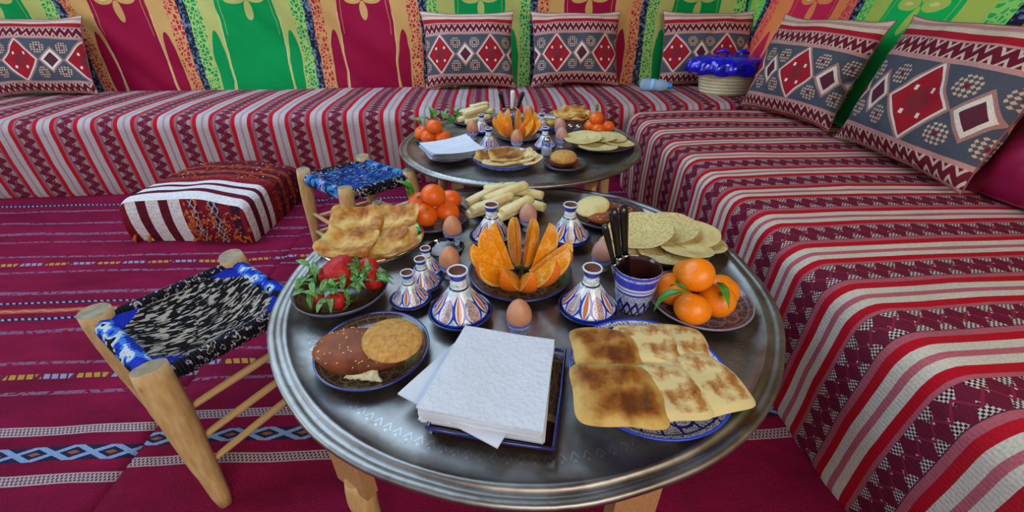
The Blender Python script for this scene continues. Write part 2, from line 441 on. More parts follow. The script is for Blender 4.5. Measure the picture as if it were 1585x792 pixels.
M['stick'] = m_plain('soft_bread_crumb', 'e6d9a8', 'd0bc80', 40, .75, .15, .4, .002)
M['stick_crust'] = m_plain('bread_stick_crust', 'b87a3a', '8f5a26', 40, .65)
def m_paper():
    g = G('embossed_white_paper', .85, spec=.15)
    v = g.noise(150, 2); n = g.noise(38, 3); g.bump(g.smooth(v, .45, .6)*.8+n*2., .35, .002); return g.out(g.mix(n, 'c4cad6', 'd6dae4'))
M['paper'] = m_paper()
M['paper_plain'] = m_plain('white_paper', 'd4d8e2', 'c6ccd8', 20, .85, .15, .3)
M['steel'] = m_plain('polished_steel', 'c0c0c4', 'a8a8ac', 20, .18, .5, 0, metal=1.)
M['black'] = m_plain('black_plastic', '0c0c0e', '151517', 20, .25, .5, 0)
M['white_plastic'] = m_plain('white_plastic', 'd8d8dc', 'e4e4e8', 20, .3, .5, 0)
def m_glass(name, c, rough=.04, ior=1.45):
    g = G(name, rough, spec=.5); g.b.inputs['Transmission Weight'].default_value = 1.; g.b.inputs['IOR'].default_value = ior; return g.out(c)
M['glass'] = m_glass('clear_glass', 'e8eef0'); M['bottle'] = m_glass('bottle_plastic', 'bcdcf4', .08, 1.2); M['bottle'].node_tree.nodes['Principled BSDF'].inputs['Transmission Weight'].default_value = .55
M['cap'] = m_plain('blue_cap', '1f86e0', '2a94ec', 20, .3)
M['magenta'] = m_plain('magenta_satin', '9a1446', '8a103c', 8, .4, .35, .3, .01)
def m_sequin():
    g = G('royal_blue_satin', .16, spec=.7); n = g.noise(30, 2); g.bump(n, .4, .004)
    return g.out(g.mix(g.smooth(n, .4, .65), '0c10a0', '2018d8'))
M['blue'] = m_sequin()
def m_basket():
    g = G('woven_palm_leaf', .8, spec=.2); k = (g.y*16.).fract(); w = ((g.x*60.+(g.y*16.).floor()*.5).fract()-.5).abs()
    g.bump((k-.5).abs()*-2.+w, .8, .004); return g.out(g.mix(g.smooth((k-.5).abs(), .32, .5), 'e2dcb8', 'b0a478'))
M['basket'] = m_basket()

def m_web(name, mode):
    g = G(name, .85, spec=.2); x, y = g.x, g.y
    if mode == 0:    # near stool: black and cream ikat, blue corners; brown in the cream paints shading
        zz = ((y*2.2).pp(.5))*.5
        n = g.noise(1., 2, g.vec((x+zz)*10., y*44.)); c = g.mix(n > .53, '0b0a10', g.mix(g.noise(9, 2), '6f6252', 'd0ccc4'))
        e = (x-.5).abs(); bl = (g.noise(3, 2)-.5)*.05
        c = g.mix(((e+(y-.5).abs()*.9+bl) > .66), c, '1428a8')
        c = g.mix((e+bl) > .47, c, '2f62c8')
    else:
        n = g.noise(1., 2, g.vec(x*9., y*60.)); m2 = g.noise(1., 2, g.vec(x*8., y*50., 5.))
        c = g.mix(n > .48, '14121f', '1e3f98'); c = g.mix(m2 > .60, c, '2a8fa8'); c = g.mix(m2 < .36, c, '6f4fa0')
        c = g.mix(g.noise(1., 1, g.vec(x*10., y*60., 9.)) > .66, c, 'aab0d0')
    g.bump((y*44.).pp(.5)*2., .5, .004); return g.out(c)
M['web0'] = m_web('ikat_cord_webbing', 0); M['web1'] = m_web('blue_violet_cord_webbing', 1)
def m_cord(name, stops, sc):
    g = G(name, .8, spec=.2); n = g.noise(sc, 1.); return g.out(g.ramp(n, stops))
M['cord0'] = m_cord('blue_white_cord', [(0, '101018'), (.40, '1b35b8'), (.50, '3f7fd8'), (.56, 'c0ccd8'), (.64, '101018')], 28)
M['cord1'] = m_cord('turquoise_violet_cord', [(0, '1a2a60'), (.40, '2a6fc0'), (.48, '2098a8'), (.54, '7a58b8'), (.60, 'a8b0e0'), (.66, '18182a')], 40)
M['cord_dark'] = m_cord('black_cream_cord', [(0, '101018'), (.5, '15183c'), (.56, 'b0a8a0'), (.62, '101018')], 90)

def m_pouf_top():
    g = G('pouf_top_kilim', .9, spec=.15); x, y = g.x, g.y+(g.noise(9, 2)-.5)*.012
    c = g.ramp(y, [(0, 'd8d0d0'), (.085, '5c1024'), (.155, 'd8d0d0'), (.25, '5c1024'), (.30, 'd8d0d0'), (.37, '7a1426'), (.45, '8f2a20'), (.52, '4c1428'), (.60, '9a3a20'), (.66, '5c1024'), (.74, '9a3a20'), (.80, '4c1428'), (.9, '7a1426')])
    n = g.noise(60, 3); c = g.mix((n > .63) & (y > .42), c, 'b8582a'); c = g.mix((n < .38) & (y > .42), c, '301028')
    f = g.noise(200, 2); c = g.mix(g.smooth(f, .4, .75)*.25, c, '281018'); g.bump(f+n*2., .6, .006); return g.out(c)
def m_pouf_front():
    g = G('pouf_front_kilim', .9, spec=.15); x, y = g.x+(g.noise(9, 2)-.5)*.01, g.y
    c = g.ramp(x, [(0, '7a1426'), (.04, 'd8d0d0'), (.13, '5c1024'), (.21, 'd8d0d0'), (.31, '5c1024'), (.39, 'd8d0d0'), (.49, '7a1426'), (.56, '4c1428'), (.64, '7a1426'), (.72, '2c2030'), (.80, '7a1426'), (.90, '3a1428'), (.97, '7a1426')])
    z = (((y/.25+(x/.05)).fract()-.5).abs() < .10) | (((y/.25-(x/.05)).fract()-.5).abs() < .10)
    c = g.mix(z & (x.btw(.56, .62) | x.btw(.72, .80)), c, 'b0a8b0')
    n = g.noise(45, 3); c = g.mix((n > .60) & (x > .5), c, 'c8602a')
    f = g.noise(200, 2); c = g.mix(g.smooth(f, .4, .75)*.25, c, '281018'); g.bump(f+n*2., .6, .006); return g.out(c)
M['pouf_top'] = m_pouf_top(); M['pouf_front'] = m_pouf_front()
M['tuft'] = m_plain('orange_wool', 'a84818', 'c86a28', 30, .9); M['tuft_w'] = m_plain('silver_sequin', 'c8c4d0', 'e0e0e8', 30, .2, .6, 0, metal=.7)
M['ceiling'] = m_plain('brown_tent_canvas', '6a4020', '7a4c28', 3, .9, .1)
M['underfloor'] = m_plain('floor_matting', '5a1028', '6a1430', 20, .95, .1)

# ---------------------------------------------------------------- the tent: floor, drapes, roof
BW = lambda X: 2.60+.024*(X+2.45)          # line of the back wall
BF = lambda X: 1.905+.05*(X+2.2)             # front of the back bench
RX = .617                                    # front of the right bench
SEAT = .344

tag(MB().grid(lambda u, v: (-4+6*u, -2+4.8*v, -.012), 4, 4).build('floor', M['underfloor']), kind='structure')
def rug(name, x0, x1, y0, y1, stripes, seed, label):
    m = m_rug('woven_rug_%d' % seed, stripes, seed)
    nx, ny = int((x1-x0)/.03), int((y1-y0)/.03)
    def P(u, v):
        x, y = x0+(x1-x0)*u, y0+(y1-y0)*v
        z = .004*N((x*1.2, y*4, 0), 2.2, seed)+.0035*N((x*2-y*3, y*5+x, 0), 2.5, seed+3)
        return (x, y, max(z, -.004)+(.003 if seed == 2 else 0))
    b = MB().grid(P, nx, ny, uvf=lambda u, v: (x0+(x1-x0)*u, y0+(y1-y0)*v))
    o = b.build('rug', m); sol = o.modifiers.new('thickness', 'SOLIDIFY'); sol.thickness = .005; sol.offset = -1
    return tag(o, label, 'rug')
rows = [(318, 'dark', .020), (327, 'thin', .012), (345, 'thin', .012), (361, 'thin', .020), (374, 'thin', .008), (397, 'thin', .010), (408, 'dash', .016), (420, 'thin', .010), (452, 'thin', .016),
        (467, 'dark', .012), (479, 'orange', .020), (491, 'dark', .014), (511, 'thin', .014), (561, 'thin', .010), (582, 'dash', .016), (608, 'thin', .010), (666, 'braid', .022), (703, 'diamond', .034), (743, 'braid', .022)]
st = [(at(100, r)[1], w_, k) for r, k, w_ in rows]
st += [(Y, w_, k) for Y, w_, k in ((.30, .03, 'braid'), (.22, .012, 'thin'))]
rug('rug', -3.9, -.729, -1.2, 1.99, st, 1, 'magenta striped woven rug at the left, ending at the seam beside the near stool')
rug('rug', -.729, .66, -1.2, 2.05, [(Y+.028 if Y < 1.0 else Y+.01, w_, k) for Y, w_, k in st], 2, 'magenta striped woven rug under the two tray tables, right of the seam')

def wall_back(u, v):
    X = -4.0+5.50*u; z = .25+1.95*v; dz = max(0, 1-abs(z-.55)/.5)
    y = BW(X)+.035*sin(X*5.2+z*1.5)*dz+.022*N((X, z*.6, 0), 3.1)+.015*N((X+z*.9, z*.3, 3), 9)+.05*max(0, .45-z)*-1.2
    return (X, y, z)
tag(MB().grid(wall_back, 260, 60, uvf=lambda u, v: (-4.0+5.50*u, .25+1.95*v)).build('wall_back', M['drape_back']), kind='structure')
def wall_right(u, v):
    Y = 2.70-4.2*u; z = .25+1.95*v
    x = 1.48+.03*sin(Y*6.0+z*2)+.022*N((Y, z*.6, 5), 3.1)+.012*N((Y+z, z*.3, 3), 9)-.05*min(1, max(0, (.72-z)/.3))
    return (x, Y, z)
# the right-hand drape is tilted: its printed bands lean towards the camera as they rise
tag(MB().grid(wall_right, 200, 60, uvf=lambda u, v: (2.5-(2.70-4.2*u), .25+1.95*v)).build('wall_right', M['drape_right']), kind='structure')
tag(MB().grid(lambda u, v: (-2.6+4.2*u, -.9+3.6*v, 2.15+.12*sin(u*pi)), 12, 12, flip=True).build('ceiling', M['ceiling']), kind='structure')

# ---------------------------------------------------------------- benches
def bench_back():
    prof = []                                  # (distance behind the front line, z, arc length)
    pts = [(.012, 0), (.004, .02), (0, .08), (-.004, .16), (-.002, .24), (0, .285)]
    for k in range(1, 7): a = k/6*pi/2; pts.append((.055*(1-cos(a)), .285+.055*sin(a)))
    pts += [(.12, .344), (.20, .347), (.30, .347), (.42, .345), (.52, .343), (.60, .340), (.66, .336)]
    L = [0.]
    for a, b in zip(pts, pts[1:]): L.append(L[-1]+math.hypot(b[0]-a[0], b[1]-a[1]))
    n = len(pts)-1; x0, x1 = -4.0, 1.42
    def P(u, v):
        k = int(round(v*n)); X = x0+(x1-x0)*u; d, z = pts[k]
        wv = .008*N((X, z*.8, d), 4)+.004*N((X*2, z, d), 9)
        if d > .1: d = .1+(d-.1)*(BW(X)-.05-BF(X)-.1)/.56
        return (X, BF(X)+d+(wv if k < 8 else 0), z+(wv*.6 if k > 6 else 0))
    o = MB().grid(P, 240, n, uvf=lambda u, v: (x0+(x1-x0)*u, L[int(round(v*n))])).build('bench', M['kilim_back'])
    return tag(o, 'long low bench along the back drape, under red and cream striped kilim', 'bench')
bench_back()
def bench_right():
    pts = [(.004, 0), (0, .02), (0, .08), (-.004, .16), (-.002, .24), (0, .290)]
    for k in range(1, 7): a = k/6*pi/2; pts.append((.05*(1-cos(a)), .290+.053*sin(a)))
    pts += [(.12, .345), (.22, .348), (.34, .348), (.46, .346), (.60, .343), (.72, .340), (.80, .337)]
    L = [0.]
    for a, b in zip(pts, pts[1:]): L.append(L[-1]+math.hypot(b[0]-a[0], b[1]-a[1]))
    n = len(pts)-1
    # path of the front edge: straight along Y, then a rounded corner at the far end
    path = [(-.9+.02*i, 0., 0.) for i in range(141)]          # (Y, dx, turn)
    ye = path[-1][0]; ye = 1.90; R = .085
    path = [(-.9+(ye+.9)*i/140, 0., 0.) for i in range(141)]
    for k in range(1, 9):
        a = k/8*pi/2; path.append((ye+R*sin(a), R*(1-cos(a)), a))
    for k in range(1, 15): path.append((ye+R, R+k*.05, pi/2))
    S_ = [0.]
    for a, b in zip(path, path[1:]): S_.append(S_[-1]+math.hypot(b[0]-a[0], b[1]-a[1]))
    m = len(path)-1
    def P(u, v):
        i = int(round(u*m)); k = int(round(v*n)); Y, dx, a = path[i]; d, z = pts[k]
        if d > .055:
            X = max(RX+d, RX+dx+.055*cos(a)); X = RX+d if X <= RX+d else X
            Yp = Y-.055*sin(a)
        else: X = RX+dx+d*cos(a); Yp = Y-d*sin(a)
        wv = .006*N((Yp, z*.8, d), 4, 2)+.004*N((Yp*2, z, d), 9, 2)
        return (X+(wv if k < 8 else 0), Yp, z+(wv*.8 if k > 6 else 0))
    o = MB().grid(P, m, n, uvf=lambda u, v: (S_[int(round(u*m))], L[int(round(v*n))]), flip=True).build('bench', M['kilim_right'])
    return tag(o, 'wide low bench along the right side, covered in red and cream striped kilim', 'bench')
bench_right()

# ---------------------------------------------------------------- cushions
def pillow_bm(W, Hh, T, uoff=0., voff=0., seed=0, nu=44, nv=36, ear=.085, wr=.016):
    b = MB()
    for sgn in (1, -1):
        def P(u, v, sgn=sgn):
            a, c = 2*u-1, 2*v-1
            pinch = 1-ear*(1-abs(a)**3)*abs(c)**2*1.0; pin2 = 1-ear*(1-abs(c)**3)*abs(a)**2
            x, z = a*W/2*pin2, c*Hh/2*pinch
            t = T/2*(max(0, 1-abs(a)**2.6)**.62)*(max(0, 1-abs(c)**2.6)**.62)
            n_ = wr*N((x, z, sgn), 9, seed)*min(1, t/(T*.25))+.006*N((x, z, sgn), 22, seed)*min(1, t/(T*.2))
            return (x+.006*N((x, z, 0), 8, seed+5), -sgn*(t+n_), z+.008*N((x*.7, z, 0), 7, seed+9)*abs(c))
        b.grid(P, nu, nv, uvf=lambda u, v: ((u-.5)*W+uoff, (v-.5)*Hh+voff), flip=(sgn < 0))
    # welt round the edge
    pts = []
    for i in range(80):
        t = i/80*4; k = int(t); f_ = (t-k)*2-1
        a, c = [(f_, -1), (1, f_), (-f_, 1), (-1, -f_)][k]
        pinch = 1-ear*(1-abs(a)**3)*abs(c)**2; pin2 = 1-ear*(1-abs(c)**3)*abs(a)**2
        x, z = a*W/2*pin2, c*Hh/2*pinch
        pts.append((x+.006*N((x, z, 0), 8, seed+5), 0, z+.008*N((x*.7, z, 0), 7, seed+9)*abs(c)))
    return b, pts+[pts[0]]
def cushion(px, py, heading, lean, W, Hh, uoff, seed, label, T=.13, voff=.03, roll=0., zoff=0., base=None, us=1.):
    X, Y = base if base else at(px, py, SEAT)
    t = thing('cushion', label, 'cushion', (X, Y, SEAT+.004+zoff), (0, 0, radians(heading)), 'diamond kilim cushions along the drapes')
    b, pts = pillow_bm(W, Hh, T, uoff, voff, seed); b.uv = [[(p[0]*us, p[1]*(.5+.5*us)) for p in q] for q in b.uv]
    R = Matrix.Rotation(radians(-lean), 4, 'X') @ Matrix.Rotation(radians(roll), 4, 'Y') @ Matrix.Translation((0, 0, Hh/2))
    c = b.build('cover', M['cushion'], t); c.matrix_local = R
    w_ = MB().tube(pts, .0022, 6, cap=False).build('welt', M['welt'], t); w_.matrix_local = R
    return t
cushion(74, 149, 4, 20, .48, .37, .03, 1, 'diamond kilim cushion at the far left end of the back bench')
cushion(729, 138, 3, 18, .49, .38, -.115, 2, 'diamond kilim cushion on the back bench, left of the pair behind the further tray')
cushion(890, 135, 1, 18, .49, .38, .115, 3, 'diamond kilim cushion on the back bench, right of the pair behind the further tray')
cushion(1086, 134, -3, 18, .50, .38, .185, 4, 'diamond kilim cushion in the corner, behind the water bottle and basket')
cushion(0, 0, -78, 17, .48, .385, -.04, 5, 'diamond kilim cushion on the right bench, nearest the basket', base=(1.215, 1.79), T=.16)
cushion(0, 0, -95, 15, .53, .40, -.05, 6, 'large diamond kilim cushion on the right bench, closest to the camera', base=(1.215, 1.22), T=.17, roll=-1, zoff=.006, us=.85)
b, pts = pillow_bm(.5, .40, .16, seed=8)
t = thing('cushion', 'plain magenta satin cushion at the right edge, beside the large kilim cushion', 'cushion', (1.27, .80, SEAT+.0), (0, 0, radians(-92)))
R = Matrix.Rotation(radians(-24), 4, 'X') @ Matrix.Translation((0, 0, .2))
c = b.build('cover', M['magenta'], t); c.matrix_local = R
c = MB().tube(pts, .003, 6, cap=False).build('welt', M['magenta'], t); c.matrix_local = R

# ---------------------------------------------------------------- tray tables
def tray_table(cx, cy, R, zf, label_t, label_s, legs, spin=0.):
    zr = zf+.013; k = R/.449
    prof = [(.0005, 0), (.1*k, 0), (.2*k, 0), (.3*k, 0), (.36*k, 0), (.395*k, .0005), (.412*k, .003), (.420*k, .009), (.424*k, .0125), (.428*k, .0105), (.4325*k, .0055), (.438*k, .0105), (.445*k, .0135), (R, .011), (R+.0005, .006),
            (R-.003, .002), (.436*k, .001), (.425*k, .003), (.41*k, -.004), (.39*k, -.006), (.2*k, -.006), (.0005, -.006)]
    b = MB(); b.lathe(prof, 128, radial=True, fn=lambda u, i: (.0012*sin(u*61)+.001*N((u*30, 0, 0), 1) if 8 < i < 17 else 0, .0008*N((u*26, 1, 0), 1) if 7 < i < 17 else 0))
    o = b.build('tray', M['metal'], loc=(cx, cy, zf), rot=(0, 0, spin)); tag(o, label_t, 'tray')
    t = thing('folding_stand', label_s, 'table stand', (cx, cy, 0), (0, 0, 0))
    top = zf-.0065
    # two crossed rails under the tray, an apron board per leg, and turned legs
    for a in (0, pi/2):
        MB().box((0, 0, top-.016-(.0 if a == 0 else .0)), (.60*k, .035, .03 if a == 0 else .0299), Matrix.Rotation(a+radians(45), 4, 'Z')).build('rail', M['board'], t, smooth=False)
    for (lx, ly, fx, fy) in legs:
        a = atan2(ly, lx); d = Vector((fx-lx, fy-ly, -top))
        MB().box((lx, ly, top-.045), (.018, .060, .09), Matrix.Rotation(a, 4, 'Z')).build('apron_board', M['board'], t, smooth=False)
        p0 = Vector((lx, ly, top-.075)); p1 = Vector((fx, fy, .002)); n = 18
        P = [p0.lerp(p1, i/n) for i in range(n+1)]
        rr = [.015, .017, .019, .020, .020, .019, .0185, .0185, .018, .0175, .017, .017, .0165, .016, .0155, .021, .024, .021, .015]
        MB().tube(P, rr, 14).build('leg', M['wood'], t)
    return t
TX, TY, TR, TZ = .0594, .6977, .449, .322
legs = []
for (px, py), (qx, qy) in (((545, 722), (572, 800)), ((975, 788), (985, 850))):
    a = at(px, py, .265); b = at(qx, qy, .13); k = .265/.135
    legs.append((a[0]-TX, a[1]-TY, a[0]+(b[0]-a[0])*k-TX, a[1]+(b[1]-a[1])*k-TY))
legs += [ (-.22, .26, -.25, .29), (.27, .20, .30, .23)]
tray_table(TX, TY, TR, TZ, 'large round engraved metal tray in the foreground, laden with breakfast dishes', 'folding wooden stand with turned legs under the foreground tray', legs)
FX, FY, FR, FZ = .103, 1.46, .402, .350
legs = [(-.28, .12, -.30, .14), (.33, .10, .35, .11), (.22, -.17, .24, -.10), (-.20, -.18, -.22, -.12)]
tray_table(FX, FY, FR, FZ, 'round metal tray further back, near the back bench, with a second breakfast', 'folding wooden stand with turned legs under the further tray', legs, 1.2)

# ---------------------------------------------------------------- stools
def stool(corners, z, feet, web, cord, cord2, label, rl=.026, sag=.045):
    cx = sum(c[0] for c in corners)/4; cy = sum(c[1] for c in corners)/4
    t = thing('stool', label, 'stool', (cx, cy, 0))
    C = [Vector((x-cx, y-cy, z)) for x, y in corners]; F = [Vector((x-cx, y-cy, .0)) for x, y in feet]
    for i in range(4):
        top = C[i]+(C[i]-F[i]).normalized()*.012; n = 12; P = [F[i].lerp(top, k/n) for k in range(n+1)]
        rr = [rl*(.42+.58*min(1, (k/n)*1.35)**.8) for k in range(n+1)]; rr[-1] = rl*.94
        b = MB(); b.tube(P, rr, 18, lump=.07, seed=i*3)
        b.mi[-1] = 1
        b.build('leg', [M['wood'], M['endgrain']], t)
    zr = z-.016; CR = [Vector((c.x, c.y, zr)) for c in C]
    for i in range(4):
        a, b_ = CR[i], CR[(i+1) % 4]; d = b_-a; L = d.length; d.normalize(); sd = Vector((-d.y, d.x, 0)); up = Vector((0, 0, 1))
        MB().tube([a, b_], .010, 8).build('seat_rail', M['wood'], t)
        s0, s1 = rl*.8, L-rl*.8; turns = int((s1-s0)/(.0095 if i % 2 == 0 else .0055)); pts = []
        for k in range(turns*8+1):
            w_ = k/8*2*pi; s = s0+(s1-s0)*k/(turns*8); pts.append(a+d*s+sd*(cos(w_)*.0125)+up*(sin(w_)*.0145))
        tag(MB().tube(pts, .0052 if i % 2 == 0 else .0030, 5, cap=False).build('cord_wrapping', [cord, cord2][i % 2], t), kind='stuff')
    # rungs at two or three heights
    for i, hs in enumerate(((.09, .14, .20), (.10, .17), (.09, .15), (.10, .16))):
        for h in hs:
            j = (i+3) % 4 if i == 0 else i
            a, b_ = (0, 3) if i == 0 else [(0, 1), (1, 2), (2, 3)][i-1]
            p = F[a].lerp(C[a], h/z); q = F[b_].lerp(C[b_], (h+.004)/z)
            MB().tube([p.lerp(q, k/6) for k in range(7)], [.0055, .0065, .007, .0075, .007, .0065, .0055], 9, lump=.06, seed=i).build('rung', M['wood'], t)
    def P(u, v):
        a = CR[0].lerp(CR[1], v); b_ = CR[3].lerp(CR[2], v); p = a.lerp(b_, u)
        s = 16*u*(1-u)*v*(1-v); e = min(1., 12*min(u, 1-u, v, 1-v))
        return (p.x, p.y, z+.002-.010*(1-e)-sag*s**.8+.0016*sin(v*44*2*pi)*e)
    b = MB().grid(P, 30, 132)
    o = b.build('seat_webbing', web, t); sm = o.modifiers.new('thickness', 'SOLIDIFY'); sm.thickness = .006
    return t
z1 = .285
cA, cB, cC = at(235, 578, z1), at(150, 489, z1), at(360, 402, z1)
cD = (cA[0]+cC[0]-cB[0]+.0, cA[1]+cC[1]-cB[1])
fA = at(350, 778, 0)
fB = (cB[0]-.01, cB[1]+.01); fC = (cC[0]+.0, cC[1]+.05); fD = (cD[0]+.02, cD[1]-.01)
stool([cA, cB, cC, cD], z1, [fA, fB, fC, fD], M['web0'], M['cord0'], M['cord_dark'], 'near wooden stool with black, cream and royal blue woven seat, left of the foreground tray', rl=.0265)
z2 = .315
cA, cB, cC, cD = at(535, 296, z2), at(470, 268, z2), at(562, 246, z2), at(634, 268, z2)
fB = at(494, 392, 0); fA = (cA[0]+.0, cA[1]-.03); fC = (cC[0], cC[1]+.03); fD = (cD[0]+.02, cD[1]+.01)
stool([cA, cB, cC, cD], z2, [fA, fB, fC, fD], M['web1'], M['cord1'], M['cord_dark'], 'further small wooden stool with blue and violet woven seat, beside the striped pouf', rl=.021, sag=.03)

for st_ in [o for o in bpy.data.objects if o.name == 'stool.001']:
    p = Vector(at(581, 318, .17)+(.17,))-st_.location
    MB().lathe([(.0005, -.016), (.009, -.012), (.013, 0), (.009, .012), (.003, .018)], 12, c=p).build('cloth_knot', M['paper_plain'], st_)
    q = p+Vector((.014, .004, .002))
    MB().tube([q, q+Vector((.006, 0, .016)), q+Vector((.010, 0, .022))], [.006, .005, .002], 8).build('cloth_knot', M['paper_plain'], st_)
# ---------------------------------------------------------------- pouf
def pouf():
    p0 = at(208, 376, 0); W, D, Hh = .45, .40, .165
    t = thing('pouf', 'low square pouf in maroon and white striped kilim with orange tufts, on the rug', 'pouf', (p0[0]+W/2+.02, p0[1]+D/2, 0), (0, 0, radians(-5)))
    def cube(u, v, top):
        pass
    def shape(x, y, z):      # superellipsoid-like soft box
        bul = 1+.05*(1-(2*z/Hh-1)**2)
        r = .9
        return (x*bul*(1+.03*N((x, y, z), 5)), y*bul*(1+.03*N((y, x, z), 5, 2)), z+.010*N((x, y, 0), 8, 3)*(z/Hh))
    b = MB(); r = .028
    def prof(s):            # side/top/side wrap along X ; s in 0..1
        Ls = Hh-r; Lt = W-2*r; La = r*pi/2; T = 2*Ls+Lt+2*La; d = s*T
        if d < Ls: return -W/2, d
        d -= Ls
        if d < La: a = d/r; return -W/2+r*(1-cos(a)), Hh-r+r*sin(a)
        d -= La
        if d < Lt: return -W/2+r+d, Hh+.018*sin(d/Lt*pi)
        d -= Lt
        if d < La: a = d/r; return W/2-r+r*sin(a), Hh-r+r*cos(a)
        return W/2, max(0, Ls-(d-La))
    def P(u, v):
        x, z = prof(u); y = -D/2+D*v; e = min(v, 1-v); q = min(1, e/.06); k = 1-(1-q)**2
        sh = .988+.012*k if z < Hh*.99 else 1
        return shape(x*(.985+.015*k), y, z*(.93+.07*k) if z > Hh*.5 else z)
    b.m = 0; b.grid(P, 70, 36, uvf=lambda u, v: (u, v))
    b.m = 1
    def Fr(sgn):
        def f(u, v):
            x, z = prof(u); x2, z2 = x*.985, (z*.93 if z > Hh*.5 else z)
            p = shape(x2, sgn*D/2, z2); q = shape(x2, sgn*D/2, 0.); q = (x2, q[1], 0)
            # sweep from outline towards the base line of the face
            return (x2*(1-v)+p[0]*0+x2*v if False else p[0]*(1-v)+x2*v, p[1]+sgn*.012*sin(v*pi)*1., p[2]*(1-v))
        return f
    b.grid(Fr(-1), 70, 8, uvf=lambda u, v: ((prof(u)[0]+W/2)/W, prof(u)[1]/Hh*(1-v)))
    b.grid(Fr(1), 70, 8, uvf=lambda u, v: ((prof(u)[0]+W/2)/W, prof(u)[1]/Hh*(1-v)), flip=True)
    b.build('cover', [M['pouf_top'], M['pouf_front']], t)
    rnd = random.Random(4)
    for mat, cnt, nm in ((M['tuft'], 110, 'orange_tufts'), (M['tuft_w'], 60, 'sequins')):
        tb = MB()
        for k in range(cnt):
            if rnd.random() < .6:
                x, y, z = rnd.uniform(-.20, .20), rnd.uniform(-.02, .18), Hh+.012; nrm = Vector((0, 0, 1))
            else:
                x, y, z = rnd.uniform(.0, .20), -D/2*1.04-.006, rnd.uniform(.02, .13); nrm = Vector((0, -1, 0))
            p = Vector((x, y, z)); 
            for q in range(3 if nm == 'orange_tufts' else 1):
                d = Vector((rnd.uniform(-1, 1), rnd.uniform(-1, .2), rnd.uniform(-1, .3))).normalized()*.6+nrm*.5
                if nm == 'orange_tufts': tb.tube([p, p+d*.008, p+d*.014-Vector((0, 0, .004))], [.0022, .0018, .0008], 4)
                else: tb.lathe([(.0001, .002), (.003, .001), (.003, 0)], 6, c=p+nrm*.001)
        tag(tb.build(nm, mat, t), kind='stuff')
    # corner tassels
    for x in (-W/2+.01, -.16):
        MB().tube([(x, -D/2-.012, .03), (x-.004, -D/2-.02, .015), (x-.002, -D/2-.022, .003)], [.004, .006, .003], 6).build('tassel', M['tuft'], t)
pouf()

# ---------------------------------------------------------------- basket, bottle
def basket():
    X, Y = at(1120, 148, SEAT); t = thing('basket', 'cream woven basket with royal blue ruffled cover, in the corner on the back bench', 'basket', (X+.015, Y+.045, SEAT+.004), (0, 0, radians(-12)))
    prof = [(.001, 0), (.06, 0), (.115, 0)]+[(.118+.0022*k+.0022*(k % 2), .006+.0085*k) for k in range(16)]+[(.155, .145)]
    MB().lathe(prof, 56, sy=.62).build('body', M['basket'], t)
    ruff = lambda u, i: (.012*sin(u*2*pi*15)*min(1, i/5)*(1 if i > 4 else 0)+.004*sin(u*2*pi*37), .006*sin(u*2*pi*11) if i > 5 else .004*N((u*9, i, 0), 1))
    prof = [(.0005, .178), (.05, .178), (.10, .176), (.150, .171), (.178, .160), (.190, .145), (.196, .125), (.196, .100), (.190, .100), (.182, .14)]
    MB().lathe(prof, 96, sy=.66, fn=ruff).build('cover', M['blue'], t)
    for x in (-.045, .05):
        MB().tube([(x-.03, 0, .185), (x-.018, 0, .196), (x, 0, .200), (x+.018, 0, .196), (x+.03, 0, .185)], [.007, .008, .009, .008, .007], 8).build('bow', M['blue'], t)
basket()
X, Y = at(1012, 142, SEAT)
t = thing('water_bottle', 'small clear water bottle with blue cap lying on the back bench', 'bottle', (X, Y, SEAT+.034), (0, 0, radians(-24)))
prof = [(.001, -.075), (.022, -.075), (.029, -.070), (.030, -.05), (.0285, -.045), (.030, -.04), (.0285, -.03), (.030, -.02), (.030, .0), (.0265, .008), (.030, .016), (.030, .035), (.024, .052), (.014, .066), (.012, .074)]
o = MB().lathe(prof, 28).build('bottle_body', M['bottle'], t, rot=(0, pi/2, 0))
MB().lathe([(.0293, -.02), (.0302, -.02), (.0302, .0), (.0293, .0)], 28).build('paper_band', m_plain('pale_blue_label', '8ab8e8', 'a8ccf0', 20, .4), t, rot=(0, pi/2, 0))
MB().lathe([(.0155, .066), (.0155, .084), (.014, .086), (.0005, .086)], 20).build('cap', M['cap'], t, rot=(0, pi/2, 0))

# ---------------------------------------------------------------- tableware
def plate_bm(R, h=.022, foot=.55, seg=56):
    k = R
    pr = [(.0005, .006), (k*.3, .006), (k*.55, .0065), (k*.72, .009), (k*.86, h*.62), (k*.96, h*.92), (k, h), (k*1.002, h-.002), (k*.97, h-.006), (k*.85, h*.42), (k*.66, .003), (k*foot, .0), (k*foot*.9, .0), (.0005, .001)]
    b = MB().lathe(pr, seg, radial=True); b.uv = [[(p[0], p[1]/R) for p in q] for q in b.uv]; return b
def plate(px, py, z, R, mat, label, cat='plate', h=.022, name='plate'):
    X, Y = at(px, py, z); o = plate_bm(R, h).build(name, mat, loc=(X, Y, z+.001)); tag(o, label, cat); return (X, Y)

